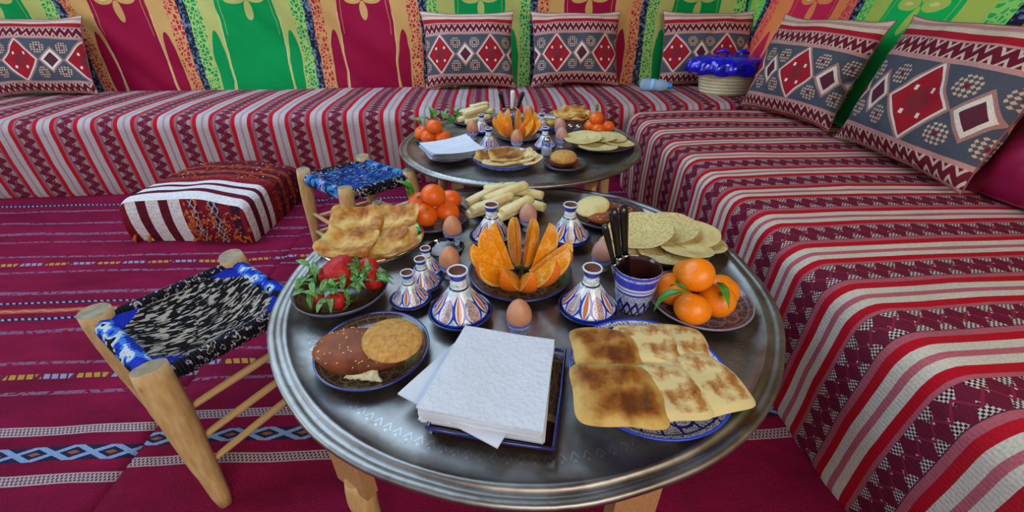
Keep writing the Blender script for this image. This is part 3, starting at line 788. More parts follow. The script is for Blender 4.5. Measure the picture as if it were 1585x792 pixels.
def tagine(px, py, z, s, mat, label, spin=0., group=None):
    X, Y = at(px, py, z); t = thing('tagine', label, 'tagine', (X, Y, z+.001), (0, 0, spin), group)
    dish = [(.0005, .0), (.034, 0), (.036, .004), (.047, .010), (.053, .017), (.054, .019), (.051, .020), (.049, .016), (.0005, .012)]
    MB().lathe([(r*s, q*s) for r, q in dish], 40).build('dish', M['navy'], t)
    lid = [(.0475, .018), (.0478, .021), (.044, .0255), (.038, .034), (.031, .044), (.024, .054), (.0175, .064), (.0135, .071), (.0125, .0745), (.0140, .0765), (.0118, .079), (.0115, .083), (.0135, .089), (.0165, .095), (.0172, .098), (.0160, .0995), (.0140, .098)]
    lo = MB().lathe([(r*s, q*s) for r, q in lid], 40).build('lid', mat, t)
    MB().lathe([(.0140*s, .098*s), (.0115*s, .092*s), (.0005, .0905*s)], 24).build('knob_hollow', M['clay_in'], lo)
    return t
tagine(714, 493, TZ, 1.0, M['tagine'], 'blue and white painted tagine pot left of the orange wedges, behind the napkins', .35)
tagine(909, 486, TZ, .97, M['tagine'], 'blue and white painted tagine pot between the egg in front and the knife cup', 1.2)
tagine(762, 375, TZ, .93, M['tagine'], 'blue and white painted tagine pot behind the orange wedges, beside the bread sticks', .9)
tagine(879, 375, TZ, .93, M['tagine'], 'blue and white painted tagine pot behind the orange wedges, on the right', 2.1)
tagine(637, 470, TZ, .68, M['tagine2'], 'smallest painted tagine pot, nearest one between strawberries and large tagine', .2)
tagine(656, 446, TZ, .66, M['tagine2'], 'small painted tagine pot behind the nearest small one', 1.6)
tagine(663, 424, TZ, .60, M['tagine2'], 'small painted tagine pot, furthest back of the three small ones', 2.6)

egg_pr = [(.0005, 0), (.008, .0014), (.0145, .0058), (.0188, .0125), (.0206, .020), (.0200, .0285), (.0172, .0370), (.0128, .0443), (.0075, .0495), (.003, .0518), (.0004, .0522)]
egg0 = None; cup0 = None
def egg(px, py, z, label, mat='egg', s=1., cup='painted blue egg cup', cl=None, tilt=(0, 0), ch=.030):
    global egg0, cup0
    X, Y = at(px, py, z)
    o = MB().lathe([(r*s, q*s) for r, q in egg_pr], 32).build('egg', M[mat], loc=(X, Y, z+ch-.014), rot=(tilt[0], tilt[1], 0)); tag(o, label, 'egg', 'boiled eggs in egg cups')
    pr = [(.0005, .001), (.013, .0), (.014, .002), (.008, .006), (.0075, .009), (.013, .013), (.0185, .020), (.0212, ch), (.0202, ch+.0005), (.0175, .022), (.010, .016), (.0005, .0145)]
    c = MB().lathe([(r*s, q*s) for r, q in pr], 28, radial=True); c.uv = [[(p[0], p[1]/.0212) for p in q] for q in c.uv]; c = c.build('egg_cup', M['eggcup'], loc=(X, Y, z+.001)); tag(c, cl, 'egg cup', 'egg cups')
egg(803, 516, TZ, 'brown boiled egg at the front of the near tray, behind the napkins', cl='blue striped egg cup under the front egg behind the napkins')
egg(698, 428, TZ, 'brown boiled egg left of the orange wedges, in front of the small glass dish', cl='egg cup left of the orange wedges, behind the large left tagine')
egg(702, 377, TZ, 'brown boiled egg right in front of the pile of tangerines on the near tray', cl='egg cup in front of the tangerine pile on the near tray')
egg(817, 356, TZ, 'pinkish boiled egg behind the orange wedges, beside the bread sticks', 'egg2', cl='egg cup behind the orange wedges, beside the bread sticks')
egg(929, 417, TZ, 'pinkish boiled egg right of the orange wedges, behind the knife cup', 'egg2', cl='egg cup right of the orange wedges, next to the knife cup')

# orange wedges -------------------------------------------------------------
def wedge(parent, r=.036, L=.036, half=22, name='orange_wedge'):
    """crescent: z axis tip to tip, peel towards +x"""
    b = MB(); n, m = 12, 8; hf = radians(half)
    prof = lambda v: (r*max(.02, sin(v*pi))**.85, -L*cos(v*pi))
    b.m = 0; b.grid(lambda u, v: (prof(v)[0]*cos((u*2-1)*hf), prof(v)[0]*sin((u*2-1)*hf), prof(v)[1]), m, n)
    for sg in (-1, 1):
        b.m = 2; b.grid(lambda u, v: (prof(v)[0]*(1-.13*u)*cos(sg*hf), prof(v)[0]*(1-.13*u)*sin(sg*hf), prof(v)[1]*(1-.03*u)), 1, n, flip=(sg > 0))
        b.m = 1; b.grid(lambda u, v: (prof(v)[0]*(.87-.87*u)*cos(sg*hf)+.001*sin(v*9)*u, prof(v)[0]*(.87-.83*u)*sin(sg*hf)*(1+.06*N((u*4, v*5, sg), 2)), prof(v)[1]*(.97)), 5, n, flip=(sg > 0))
    return b
def wedges(px, py, z, n, r0, label0, s=1., skip=(), a0=0., bowl='ring'):
    X, Y = at(px, py, z); o0 = None
    for i in range(n):
        if i in skip: continue
        a = 2*pi*i/n+a0; dx, dy = cos(a), sin(a); rnd = random.Random(i+int(px))
        back = dy > .15
        tilt = radians(rnd.uniform(42, 54)) if not back else radians(rnd.uniform(20, 42))
        # local z (axis) leans outwards; local +x (peel) outwards and down
        R = Matrix.Rotation(a, 4, 'Z') @ Matrix.Rotation(tilt, 4, 'Y') @ Matrix.Rotation(rnd.uniform(-.25, .25), 4, 'Z')
        o = wedge(None, .030*s, .042*s, 24).build('orange_wedge', [M['peel'], M['flesh'], M['pith']])
        lift = .042*s*cos(tilt)+.030*s*sin(tilt)*.55
        rr = r0*(.92 if not back else .8)
        o.matrix_world = Matrix.Translation((X+dx*rr, Y+dy*rr, z+.010+lift)) @ R
        tag(o, label0 % WN[i*12//n], 'orange wedge', 'orange wedges on the %s tray' % ('near' if s > 1.1 else 'further'))
WN = ['rightmost', 'second from the right at the back', 'third from the right at the back', 'fourth from the right at the back', 'third from the left at the back', 'second from the left at the back', 'leftmost', 'second from the left at the front', 'third from the left at the front', 'middle one at the front', 'third from the right at the front', 'second from the right at the front']
OX, OY = plate(805, 428, TZ, .100, M['plate_dark'], 'dark patterned plate under the orange wedges on the near tray', h=.016)
wedges(806, 436, TZ, 12, .058, 'orange wedge of the fan on the near tray, %s', 1.16, a0=.13)

# citrus ------------------------------------------------------------------
def leaf_bm(L, W, bend=.3, seed=0):
    def P(u, v):
        a = 2*u-1; wd = W/2*max(0, sin(pi*min(1, v**.85)))**.8; x = v*L
        return (x, a*wd, bend*L*(-(v-.35)**2+.12)*1.6+abs(a)*wd*.35+.001*N((x, a, 0), 60, seed))
    return MB().grid(P, 6, 12)
def citrus(name, x, y, z, r, mat, label, group, leaves=(), seed=0, cat='mandarin', flip=0):
    t = thing(name, label, cat, (x, y, z), (0, 0, 0), group)
    n = 14; pr = [(r*max(.02, sin(k/n*pi)), r*-cos(k/n*pi)*.86*(1-.06*max(0, cos(k/n*pi*2)-.75)*4)) for k in range(n+1)]
    b = MB().lathe(pr, 28, fn=lambda u, i: (r*.03*N((cos(u*6.28), sin(u*6.28), i*.3), 1.4, seed), 0))
    rx, ry = .5*sin(seed*1.7), .5*cos(seed*2.3)-.35*flip
    b.build('peel', M[mat], t, rot=(rx+.5*flip, ry, seed))
    e = Matrix.Rotation(rx+.5*flip, 3, 'X') if False else None
    c = MB().lathe([(.0005, .0), (.003, .0008), (.004, -.0002), (.0035, -.002)], 8, fn=lambda u, i: (.001*cos(u*2*pi*5), 0)).build('calyx', M['stem'], t)
    d = Vector((-.25*sin(seed*3.), -.45, .86)).normalized(); c.location = d*r*.865; c.rotation_euler = d.to_track_quat('Z', 'Y').to_euler()
    for (az, el, L, off) in leaves:
        lf = leaf_bm(L, L*.42, .5, seed).build('leaf', M['leaf'], t); lf.location = off; lf.rotation_euler = (0, -radians(el), radians(az))
        lf.modifiers.new('thickness', 'SOLIDIFY').thickness = .0006
    return t
MPX, MPY = plate(1079, 473, TZ, .088, M['plate_mand'], 'dark patterned plate holding mandarins, right side of the near tray', h=.02)
g_ = 'mandarins on the plate at the right of the near tray'
mr = .0295
def leaf_between(t, p0, p1, mat='leaf', wd=.42, bend=.5):
    a = Vector(p0)-t.location; d = Vector(p1)-Vector(p0); L = d.length
    lf = leaf_bm(L, L*wd, bend, 2).build('leaf', M[mat], t, loc=a); lf.rotation_euler = (0, -math.asin(d.z/L), atan2(d.y, d.x)); lf.modifiers.new('thickness', 'SOLIDIFY').thickness = .0006
def onplate(px, py, zc): return at(px, py, zc)
for (px, py, zc, lab, lv) in (
    (1072, 478, TZ+.036, 'glossy mandarin at the front of the mandarin plate', ()),
    (1110, 465, TZ+.036, 'mandarin at the right front of the mandarin plate', ()),
    (1041, 447, TZ+.036, 'mandarin at the left of the mandarin plate, behind the leaves', ((200, 8, .045, (.028, -.022, -.006)), (245, -18, .052, (.034, -.020, -.004)))),
    (1118, 449, TZ+.034, 'mandarin at the far right of the mandarin plate, beside a dark leaf', ((265, 20, .045, (-.006, -.004, .024)),)),
    (1066, 425, TZ+.036, 'mandarin at the back of the mandarin plate, half hidden', ()),
    (1078, 425, TZ+.078, 'mandarin on top of the pile on the mandarin plate', ())):
    X, Y = onplate(px, py, zc); t = citrus('mandarin', X, Y, zc, mr, 'mandarin', lab, g_, (), seed=px % 13)
    if px == 1041:
        for a, b, wd in (((1060, 452, TZ+.078), (1006, 473, TZ+.045), .34), ((1062, 452, TZ+.080), (1036, 436, TZ+.072), .26)):
            leaf_between(t, at(*a)+(a[2],), at(*b)+(b[2],), 'leaf', wd)
        MB().tube([Vector(at(1056, 455, TZ+.078)+(TZ+.078,))-t.location, Vector(at(1070, 452, TZ+.080)+(TZ+.080,))-t.location], .0012, 6).build('stem', M['stem'], t)
    if px == 1118:
        for a, b, wd in (((1108, 437, TZ+.066), (1132, 468, TZ+.066), .24),):
            leaf_between(t, at(*a)+(a[2],), at(*b)+(b[2],), 'leaf', wd)
plate(672, 343, TZ, .085, M['plate_black'], 'dark plate under the pile of tangerines on the near tray', h=.018)
g_ = 'tangerines in the pile at the back left of the near tray'
for (px, py, zc, lab, lv) in (
    (659, 333, TZ+.035, 'tangerine at the front left of the tangerine pile on the near tray', ()),
    (693, 328, TZ+.034, 'tangerine at the front right of the tangerine pile on the near tray', ()),
    (650, 314, TZ+.035, 'tangerine at the far left of the near tray pile, with green leaves', ((170, 50, .05, (-.012, .0, .024)), (110, 60, .045, (-.020, .0, .018)))),
    (697, 309, TZ+.035, 'tangerine at the back right of the tangerine pile on the near tray', ()),
    (671, 302, TZ+.076, 'large tangerine on top of the pile on the near tray', ())):
    X, Y = onplate(px, py, zc); citrus('tangerine', X, Y, zc, .0285, 'tangerine', lab, g_, lv, seed=px % 11, cat='tangerine')

# flat breads --------------------------------------------------------------
def slab_bm(W, D, T, seed=0, curl=0., bump=.003, p=5., n=18, droop=0., irr=.05):
    b = MB()
    def sh(u, v):
        a, c = 2*u-1, 2*v-1
        m = max(abs(a), abs(c)); 
        if m > 1e-6:
            l = (abs(a)**p+abs(c)**p)**(1/p); k = m/l if l > 0 else 1
            a, c = a*k, c*k
        th = atan2(c, a); k = 1+irr*mnoise.noise((cos(th)*1.3+seed, sin(th)*1.3, seed*2.))
        return a*k, c*k, m
    for sg in (1, -1):
        def P(u, v, sg=sg):
            a, c, m = sh(u, v); e = max(0, 1-m**6)**.5
            x, y = a*W/2, c*D/2
            z = T/2*sg*e + bump*N((x, y, 0), 26, seed)*1.0+curl*(a*a+c*c)*.5-droop*max(0, a*a+c*c-.6)
            return (x*(1-.0*sg), y, z)
        b.grid(P, n, n, flip=(sg < 0))
    return b
plate(1000, 590, TZ, .112, M['plate_white'], 'white plate with blue scroll pattern and blue rim under the square flatbreads', h=.022)
g_ = 'square pan-fried flatbreads on the blue-rimmed plate'
for (px, py, z, W, D, rz, ty, tx, mat, lab) in (
    (1048, 528, .346, .095, .085, -8, -2, 2, 'msemen_pale', 'pale blistered flatbread at the back right of the flatbread plate'),
    (1002, 530, .353, .095, .088, -6, -3, 2, 'msemen_pale', 'flatbread in the middle of the back row, mostly covered'),
    (938, 536, .362, .100, .088, -3, -4, 2, 'msemen', 'browned flatbread at the back left of the flatbread plate'),
    (1086, 590, .353, .112, .104, 14, -3, 1, 'msemen_pale', 'pale flatbread at the front right of the plate, overhanging the rim'),
    (1024, 603, .362, .112, .096, 6, -4, 1, 'msemen_pale', 'spotted flatbread in the middle of the front row'),
    (957, 606, .373, .116, .100, -3, -5, 0, 'msemen', 'darkest browned flatbread at the front left of the plate')):
    X, Y = at(px, py, z); o = slab_bm(W, D, .010, seed=px, bump=.004, p=6, irr=.03, droop=.006).build('flatbread', M[mat], loc=(X, Y, z), rot=(radians(-tx), radians(-ty), radians(rz))); tag(o, lab, 'flatbread', g_)

# napkins -------------------------------------------------------------------
NX, NY = (-.001, .417)
t = thing('square_dish', 'brown rectangular patterned dish with blue edge under the paper napkins', 'dish', (NX+.010, NY-.006, TZ+.001), (0, 0, radians(-14)))
b = slab_bm(.160, .172, .012, 3, bump=0, p=14, irr=0.); o = b.build('dish_body', M['plate_dark'], t, loc=(0, 0, .007))
MB().tube([(-.078, -.083, .011), (0, -.085, .011), (.078, -.083, .011), (.079, 0, .011), (.078, .083, .011), (0, .084, .011), (-.078, .083, .011), (-.079, 0, .011), (-.078, -.083, .011)], .0028, 8).build('rim', m_plain('blue_edge_glaze', '181c58', '202468', 20, .15, .6, 0), o)
rnd = random.Random(5)
def nap_bm(W, D, T, seed, curl=.0):
    def P(sg):
        def f(u, v):
            x, y = (u-.5)*W*(1-.12*v), (v-.5)*D
            z = sg*T/2+.0025*N((x, y, 0), 14, seed)
            return (x, y, z)
        return f
    b = MB(); b.grid(P(1), 22, 22); b.grid(P(-1), 22, 22, flip=True)
    e = lambda k: (lambda u, v: P(1 if v > .5 else -1)(*k(u)))
    b.grid(e(lambda u: (u, 0)), 22, 1); b.grid(e(lambda u: (1, u)), 22, 1); b.grid(e(lambda u: (1-u, 1)), 22, 1); b.grid(e(lambda u: (0, 1-u)), 22, 1)
    return b
ORD = ['lowest', 'second from the bottom', 'third from the bottom', 'fourth from the bottom', 'middle one', 'fourth from the top', 'third from the top', 'second from the top', 'topmost']
for i in range(9):
    z = TZ+.016+i*.0031; off = (rnd.uniform(-.002, .002), rnd.uniform(-.002, .002)); ang = -16+rnd.uniform(-1.5, 1.5)
    lab = 'white folded paper napkin, %s in the stack on the near tray' % ORD[i]
    if i == 8: lab = 'embossed white paper napkin lying on top of the near stack'; ang = -16
    if i == 3: lab = 'white paper napkin sticking out crookedly at the left of the near stack'; ang = -34; off = (-.020, .004)
    o = nap_bm(.156, .158, .0028, 1).build('paper_napkin', M['paper'] if i == 8 else M['paper_plain'], loc=(NX+off[0], NY+off[1], z), rot=(0, 0, radians(ang)), smooth=False)
    tag(o, lab, 'napkin', 'paper napkins stacked on the near tray')

# seeded bread and bun --------------------------------------------------------
def loaf(px, py, z, L, W, Hh, rz, label, seeds=70, bite=True, mat='sesame'):
    X, Y = at(px, py, z); t = thing('seeded_bread', label, 'bread', (X, Y, z), (0, 0, radians(rz)))
    def P(u, v):
        th = 2*pi*u; ph = v*pi; r = sin(ph)**.6
        x = L/2*cos(th)*r; y = W/2*sin(th)*r*(1-.12*cos(th)); zz = Hh/2*(1-cos(ph))
        k = 1+.06*N((cos(th)*2, sin(th)*2, ph), 1, 4)
        return (x*k, y*k, zz+.003*N((x, y, 0), 30)*(ph > 1.5))
    MB().grid(P, 44, 20, cu=True).build('loaf', M[mat], t)
    r_ = random.Random(3); b = MB()
    for k in range(seeds):
        th = r_.uniform(0, 6.28); ph = r_.uniform(1.9, 3.05); v = ph/pi; p = Vector(P(th/2/pi, v)); d = Vector((r_.uniform(-1, 1), r_.uniform(-1, 1), 0)).normalized()*.0017
        b.tube([p-d, p+Vector((0, 0, .0006)), p+d], [.0002, .0009, .0002], 5, cap=False)
    tag(b.build('sesame_seeds', M['seed'], t), kind='stuff')
    if bite:
        b = MB(); b.grid(lambda u, v: (L*.14+L*.20*(u-.5)*2*(1-.3*v), -W*.50+.014*v-.010*v*(1-v)+.0025*N((u, v, 0), 9), Hh*(.10+.62*v*sin(.5+u*2.1))), 16, 6)
        o = b.build('torn_crumb', M['crumb'], t); o.modifiers.new('thickness', 'SOLIDIFY').thickness = .008
    return t
def bun(px, py, z, R, Hh, rot, label, mat='bun'):
    X, Y = at(px, py, z); pr = [(.0005, 0), (R*.7, .001), (R*.95, Hh*.22), (R, Hh*.42), (R*.93, Hh*.66), (R*.75, Hh*.86), (R*.45, Hh*.97), (.0005, Hh)]
    o = MB().lathe(pr, 40, fn=lambda u, i: (R*.02*N((cos(u*6.28)*1.5, sin(u*6.28)*1.5, i), 1), .0012*N((u*8, i, 0), 1))).build('round_bun', M[mat], loc=(X, Y, z), rot=rot); return tag(o, label, 'bun')
plate(580, 550, TZ, .085, M['plate_dark'], 'dark brown patterned plate with blue rim under the seeded bread and round bun', h=.018)
loaf(560, 556, TZ+.010, .138, .084, .036, -10, 'dark brown sesame bread with a white torn edge, on the front left plate')
bun(608, 530, TZ+.044, .043, .015, (radians(4), radians(6), 0), 'golden round semolina bun resting on the dark sesame bread, front left')
# back plate with dark bread and pale bun
plate(938, 336, TZ, .092, M['plate_black'], 'black plate at the back right of the near tray under dark sesame bread', h=.016)
loaf(945, 340, TZ+.010, .125, .085, .030, 12, 'dark sesame bread with a white torn side, at the back right of the near tray')
bun(917, 322, TZ+.032, .042, .014, (radians(8), radians(-14), 0), 'pale round bun leaning on the dark bread at the back of the near tray', 'crepe')

# strawberry bowl --------------------------------------------------------------
def bowl(px, py, z, R, Hh, mat, label, name='bowl'):
    X, Y = at(px, py, z); pr = [(.0005, .004), (R*.45, .005), (R*.75, Hh*.35), (R*.93, Hh*.75), (R, Hh), (R*1.015, Hh), (R*.98, Hh*.78), (R*.80, Hh*.3), (R*.5, .0), (.0005, .0)]
    b = MB().lathe(pr, 52, radial=True); b.uv = [[(p[0], p[1]/R) for p in q] for q in b.uv]; o = b.build(name, mat, loc=(X, Y, z+.001)); tag(o, label, 'bowl'); return X, Y
SX, SY = bowl(533, 464, TZ, .081, .030, m_plate('dark_bowl_glaze', '241a14', '4a3a28', '5a5a78', .081, 10), 'dark bowl with pale blue rim holding the strawberries')
def strawberry(x, y, z, s, rot, label, leaves=5, seed=0):
    t = thing('strawberry', label, 'strawberry', (x, y, z), rot, 'strawberries in the dark bowl')
    pr = [(.0005, -.026), (.006, -.024), (.012, -.017), (.0175, -.006), (.019, .004), (.0165, .011), (.009, .014), (.0005, .0145)]
    MB().lathe([(r*s, q*s) for r, q in pr], 24, fn=lambda u, i: (.0012*s*N((u*9, i, seed), 1), 0)).build('flesh', M['straw'], t)
    for k in range(leaves):
        lf = leaf_bm(.017*s, .009*s, .8, k).build('sepal', M['leaf_pale'], t, loc=(0, 0, .013*s), rot=(0, -.35+.3*sin(k*2.), 2*pi*k/max(1, leaves))); lf.modifiers.new('thickness', 'SOLIDIFY').thickness = .0006
    MB().tube([(0, 0, .013*s), (.001, .001, .02*s), (.004, .001, .027*s)], [.001, .001, .001], 5).build('stem', M['stem'], t)
strawberry(SX+.002, SY+.012, TZ+.052, 1.6, (radians(8), radians(78), radians(12)), 'large bright red strawberry on top of the bowl', 5, 1)
strawberry(SX+.042, SY+.034, TZ+.046, 1.05, (radians(60), radians(30), 0), 'dark glossy strawberry at the back right of the bowl', 3, 2)
strawberry(SX+.055, SY+.010, TZ+.036, 1.0, (radians(40), radians(60), .5), 'shaded strawberry at the right rim of the bowl', 3, 3)
strawberry(SX+.008, SY-.042, TZ+.030, .85, (radians(100), radians(-20), radians(80)), 'small red strawberry at the front of the bowl under green leaves', 6, 4)
strawberry(SX-.035, SY-.028, TZ+.028, .75, (radians(10), radians(0), .4), 'strawberry at the front left of the bowl hidden under its green leaves', 9, 5)
rnd = random.Random(11)
t = thing('calyx_leaves', 'loose green leaves scattered around the strawberries', 'leaves', (SX, SY, TZ+.03))  # loose calyx leaves of the strawberries
for k in range(64):
    a = rnd.uniform(2.6, 6.6); r = rnd.uniform(.012, .070)
    lf = leaf_bm(rnd.uniform(.016, .032), .010, .8, k).build('leaf', M['leaf_pale'] if k % 3 else M['leaf'], t, loc=(r*cos(a), r*sin(a), rnd.uniform(.006, .026)), rot=(rnd.uniform(-.6, .6), -rnd.uniform(.0, .9), rnd.uniform(0, 6.28)))
    lf.modifiers.new('thickness', 'SOLIDIFY').thickness = .0006

# fried bread plate (golden) -------------------------------------------------
X, Y = at(578, 378, TZ)
o = plate_bm(.112, .018).build('glass_plate', M['glass'], loc=(X, Y, TZ+.001)); tag(o, 'clear glass plate with dark rim under the golden fried bread', 'plate')
g_ = 'golden fried bread pieces on the glass plate'
for (px, py, z, W, D, T, rot, lab) in (
    (540, 384, TZ+.044, .110, .082, .020, (10, 4, -8), 'puffy golden fried bread square at the front left of the pile'),
    (552, 350, TZ+.038, .110, .090, .014, (22, 6, 12), 'golden fried bread piece at the back left of the pile, leaning up'),
    (610, 350, TZ+.034, .110, .110, .012, (20, -10, -16), 'golden brown fried bread piece at the back right of the pile'),
    (612, 384, TZ+.022, .105, .070, .010, (8, -10, 12), 'thin fried bread piece with a curled pale edge at the front right')):
    X, Y = at(px, py, z); o = slab_bm(W, D, T, seed=px, bump=.013, p=6, irr=.12, curl=.024, n=30).build('fried_bread', M['fried'], loc=(X, Y, z), rot=tuple(radians(a) for a in rot)); tag(o, lab, 'fried bread', g_)

# crepes -----------------------------------------------------------------------
def crepe(px, py, z, R, rot, label, group, cup=.25, seed=0):
    X, Y = at(px, py, z)
    def P(sg):
        def f(u, v):
            r = R*v*(1+.02*N((cos(u*6.28), sin(u*6.28), seed), 1.5)); a = 2*pi*u
            return (r*cos(a), r*sin(a), sg*.0016*(1-v**8)+cup*r*r*4+.0016*N((r*cos(a), r*sin(a), 0), 30, seed))
        return f
    b = MB(); b.grid(P(1), 40, 12, cu=True); b.grid(P(-1), 40, 12, cu=True, flip=True)
    o = b.build('crepe', M['crepe_face'] if seed % 3 else M['crepe'], loc=(X, Y, z), rot=tuple(radians(a) for a in rot)); return tag(o, label, 'crepe', group)
plate(1020, 378, TZ, .112, M['plate_black'], 'dark plate mostly hidden under the fanned spongy crepes on the near tray', h=.014)
g_ = 'spongy crepes fanned on the near tray'
for i, (px, py, z, R, rot, lab) in enumerate((
    (975, 388, TZ+.020, .066, (2, 2, 0), 'crepe lying flat at the left of the near crepe plate, behind the knives'),
    (1078, 376, TZ+.020, .060, (-2, 5, 0), 'crepe at the far right tip of the near fan'),
    (1035, 394, TZ+.022, .062, (-6, 0, 0), 'crepe lying at the front of the near fan'),
    (1068, 366, TZ+.026, .060, (2, -6, 0), 'crepe second from the right in the near fan'),
    (1034, 356, TZ+.031, .063, (4, -8, 0), 'crepe in the middle of the near fan'),
    (990, 360, TZ+.037, .068, (6, -9, 0), 'uppermost round crepe at the left of the near fan'),
    (1062, 388, TZ+.032, .052, (-10, 4, 0), 'folded crepe at the front right of the near fan'))):
    crepe(px, py, z, R, rot, lab, g_, .5, i)

# bread sticks -------------------------------------------------------------------
def stick(x, y, z, L, W, Hh, rot, label, group):
    n = 10
    def P(u, v):
        a = 2*pi*u; c, s_ = cos(a), sin(a); k = 1/max(abs(c), abs(s_))**.75
        e = 1 if 0 < v < 1 else .82
        return ((v-.5)*L, W/2*c*k*e, Hh/2*s_*k*e+.001*N((v*9, u*6, x*40), 1))
    b = MB().tube([((i/n-.5)*L, 0, 0) for i in range(n+1)], W/2, 12)
    for i, vtx in enumerate(b.v):
        X_, Y_, Z_ = vtx; a = atan2(Z_, Y_); k = 1/max(abs(cos(a)), abs(sin(a)))**.97*.94; e = .86 if abs(X_) > L*.49 else 1
        b.v[i] = (X_+.002*N((Y_, Z_, x), 90), W/2*cos(a)*k*e, Hh/2*sin(a)*k*e+.0012*N((X_, Y_, x*9), 60))
    for fi, f in enumerate(b.f):
        m = sum(b.v[q][1] for q in f)/len(f)
        b.mi[fi] = 1 if m > W*.30 else 0
    o = b.build('bread_stick', [M['stick'], M['stick_crust']], loc=(x, y, z), rot=tuple(radians(a) for a in rot)); return tag(o, label, 'bread', group)
plate(782, 322, TZ, .098, M['plate_black'], 'dark plate under the pale cut bread sticks on the near tray', h=.018)
g_ = 'pale cut bread sticks on the near tray'
for (px, py, z, L, rz, ry, lab) in (
    (752, 300, TZ+.038, .115, 34, -9, 'pale bread stick at the far left of the near pile'),
    (757, 322, TZ+.030, .115, 26, -4, 'long bread stick lying across the left front of the near pile'),
    (762, 313, TZ+.052, .110, 30, -7, 'long bread stick on the middle layer of the near pile'),
    (783, 297, TZ+.062, .120, 30, -6, 'uppermost long bread stick of the near pile'),
    (776, 290, TZ+.045, .09, 14, 0, 'short bread stick end at the very back of the near pile'),
    (780, 333, TZ+.034, .105, 32, -10, 'bread stick at the front of the near pile beside the tagine knob'),
    (800, 318, TZ+.052, .090, 36, -6, 'bread stick at the right front of the near pile'),
    (815, 298, TZ+.048, .085, -20, 4, 'brown crusted bread stick at the right back of the near pile'),
    (818, 315, TZ+.035, .085, -26, 4, 'brown crusted bread stick lowest at the right of the near pile')):
    X, Y = at(px, py, z); stick(X, Y, z, L, .027, .020, (0, ry, rz), lab, g_)

# glass dish --------------------------------------------------------------------
X, Y = at(692, 404, TZ)
pr = [(.0005, .002), (.020, .0), (.022, .004), (.032, .018), (.038, .034), (.036, .034), (.030, .019), (.0005, .006)]
o = MB().lathe(pr, 32, fn=lambda u, i: (.001*cos(u*2*pi*16) if i > 2 else 0, 0)).build('glass_dish', M['glass'], loc=(X, Y, TZ+.001)); tag(o, 'small clear glass dish behind the brown egg, left of the orange wedges', 'dish')
o = slab_bm(.03, .022, .012, 9, bump=.004, p=3, irr=.2).build('cream_portion', M['paper_plain'], loc=(X, Y, TZ+.017)); tag(o, 'white soft portion inside the small glass dish', 'food')

# knife cups ---------------------------------------------------------------------
def knife(x, y, z, lean, az, label, handle='black', L=.2, s=1., group=None):
    t = thing('knife', label, 'knife', (x, y, z), (0, radians(lean), radians(az)), group)
    n = 8; b = MB().tube([(0, 0, L*.5+L*.5*i/n) for i in range(n+1)], [.0055*s, .0062*s, .006*s, .0065*s, .007*s, .0075*s, .008*s, .0082*s, .0065*s], 10)
    b.v = [(v[0], v[1]*.62, v[2]) for v in b.v]; ho = b.build('handle', M[handle], t)
    b = MB().grid(lambda u, v: (.009*s*(u-.5)*2*(1-.6*max(0, .5-v)), .0009*(1-abs(u-.5)*2), L*.5*v), 4, 8); b.grid(lambda u, v: (.009*s*(u-.5)*2*(1-.6*max(0, .5-v)), -.0009*(1-abs(u-.5)*2), L*.5*v), 4, 8, flip=True)
    b.build('blade', M['steel'], t)
    MB().lathe([(.0062*s, L*.485), (.0072*s, L*.49), (.0072*s, L*.515), (.0062*s, L*.52)], 10).build('bolster', M['steel'], ho)
    return t
X, Y = at(977, 474, TZ)
t = thing('cup', 'blue and white patterned ceramic cup holding black-handled knives', 'cup', (X, Y, TZ+.001), (0, 0, .5))
pr = [(.0005, 0), (.026, 0), (.027, .004), (.029, .012), (.032, .03), (.035, .05), (.038, .07), (.0395, .083), (.0388, .0845)]
MB().lathe(pr, 44).build('cup_wall', M['cup'], t)
MB().lathe([(.0388, .0845), (.0372, .083), (.035, .07), (.031, .04), (.027, .012), (.0005, .009)], 44).build('cup_lining', m_plain('brown_glaze', '3a1c1c', '2a1214', 20, .12, .6, 0), t)
for (dx, dy, ln, az, lab) in ((-.016, .004, -19, 12, 'black-handled knife leaning furthest left in the near cup'), (-.015, -.004, -13, -6, 'black-handled knife in the middle of the near cup'), (-.008, .008, -10, 10, 'black-handled knife furthest right in the near cup')):
    knife(X+dx, Y+dy, TZ+.012, ln, az, lab, L=.165 if ln < -15 else .185, s=.68 if ln < -15 else .95, group='knives in the near cup')

# ================================================================ the further tray
Z = FZ
plate(697, 246, Z, .078, M['plate_black'], 'dark plate under the paper napkins on the further tray', h=.022)
NX, NY = at(699, 236, Z+.02)
def nap_far(i, ang, off, lab):
    def P(sg):
        def f(u, v):
            x, y = (u-.5)*.16, (v-.5)*.15; return (x, y, sg*.0014+.55*(x+y)**2+.25*(x-y)**2)
        return f
    b = MB(); b.grid(P(1), 16, 16); b.grid(P(-1), 16, 16, flip=True)
    o = b.build('paper_napkin', M['paper_plain'], loc=(NX+off[0], NY+off[1], Z+.020+.003*i), rot=(0, 0, radians(ang))); tag(o, lab, 'napkin', 'paper napkins stacked on the further tray')
for i in range(6):
    nap_far(i, 22+(i % 3-1)*3, ((i % 2)*.002, 0), 'white paper napkin, %s in the curved stack on the further tray' % ['lowest', 'second from the bottom', 'third from the bottom', 'third from the top', 'second from the top'][i] if i < 5 else 'uppermost curved white paper napkin on the further tray')
g_ = 'tangerines on the left of the further tray'
plate(673, 218, Z, .066, M['plate_black'], 'dark plate under the left tangerines on the further tray', h=.014)
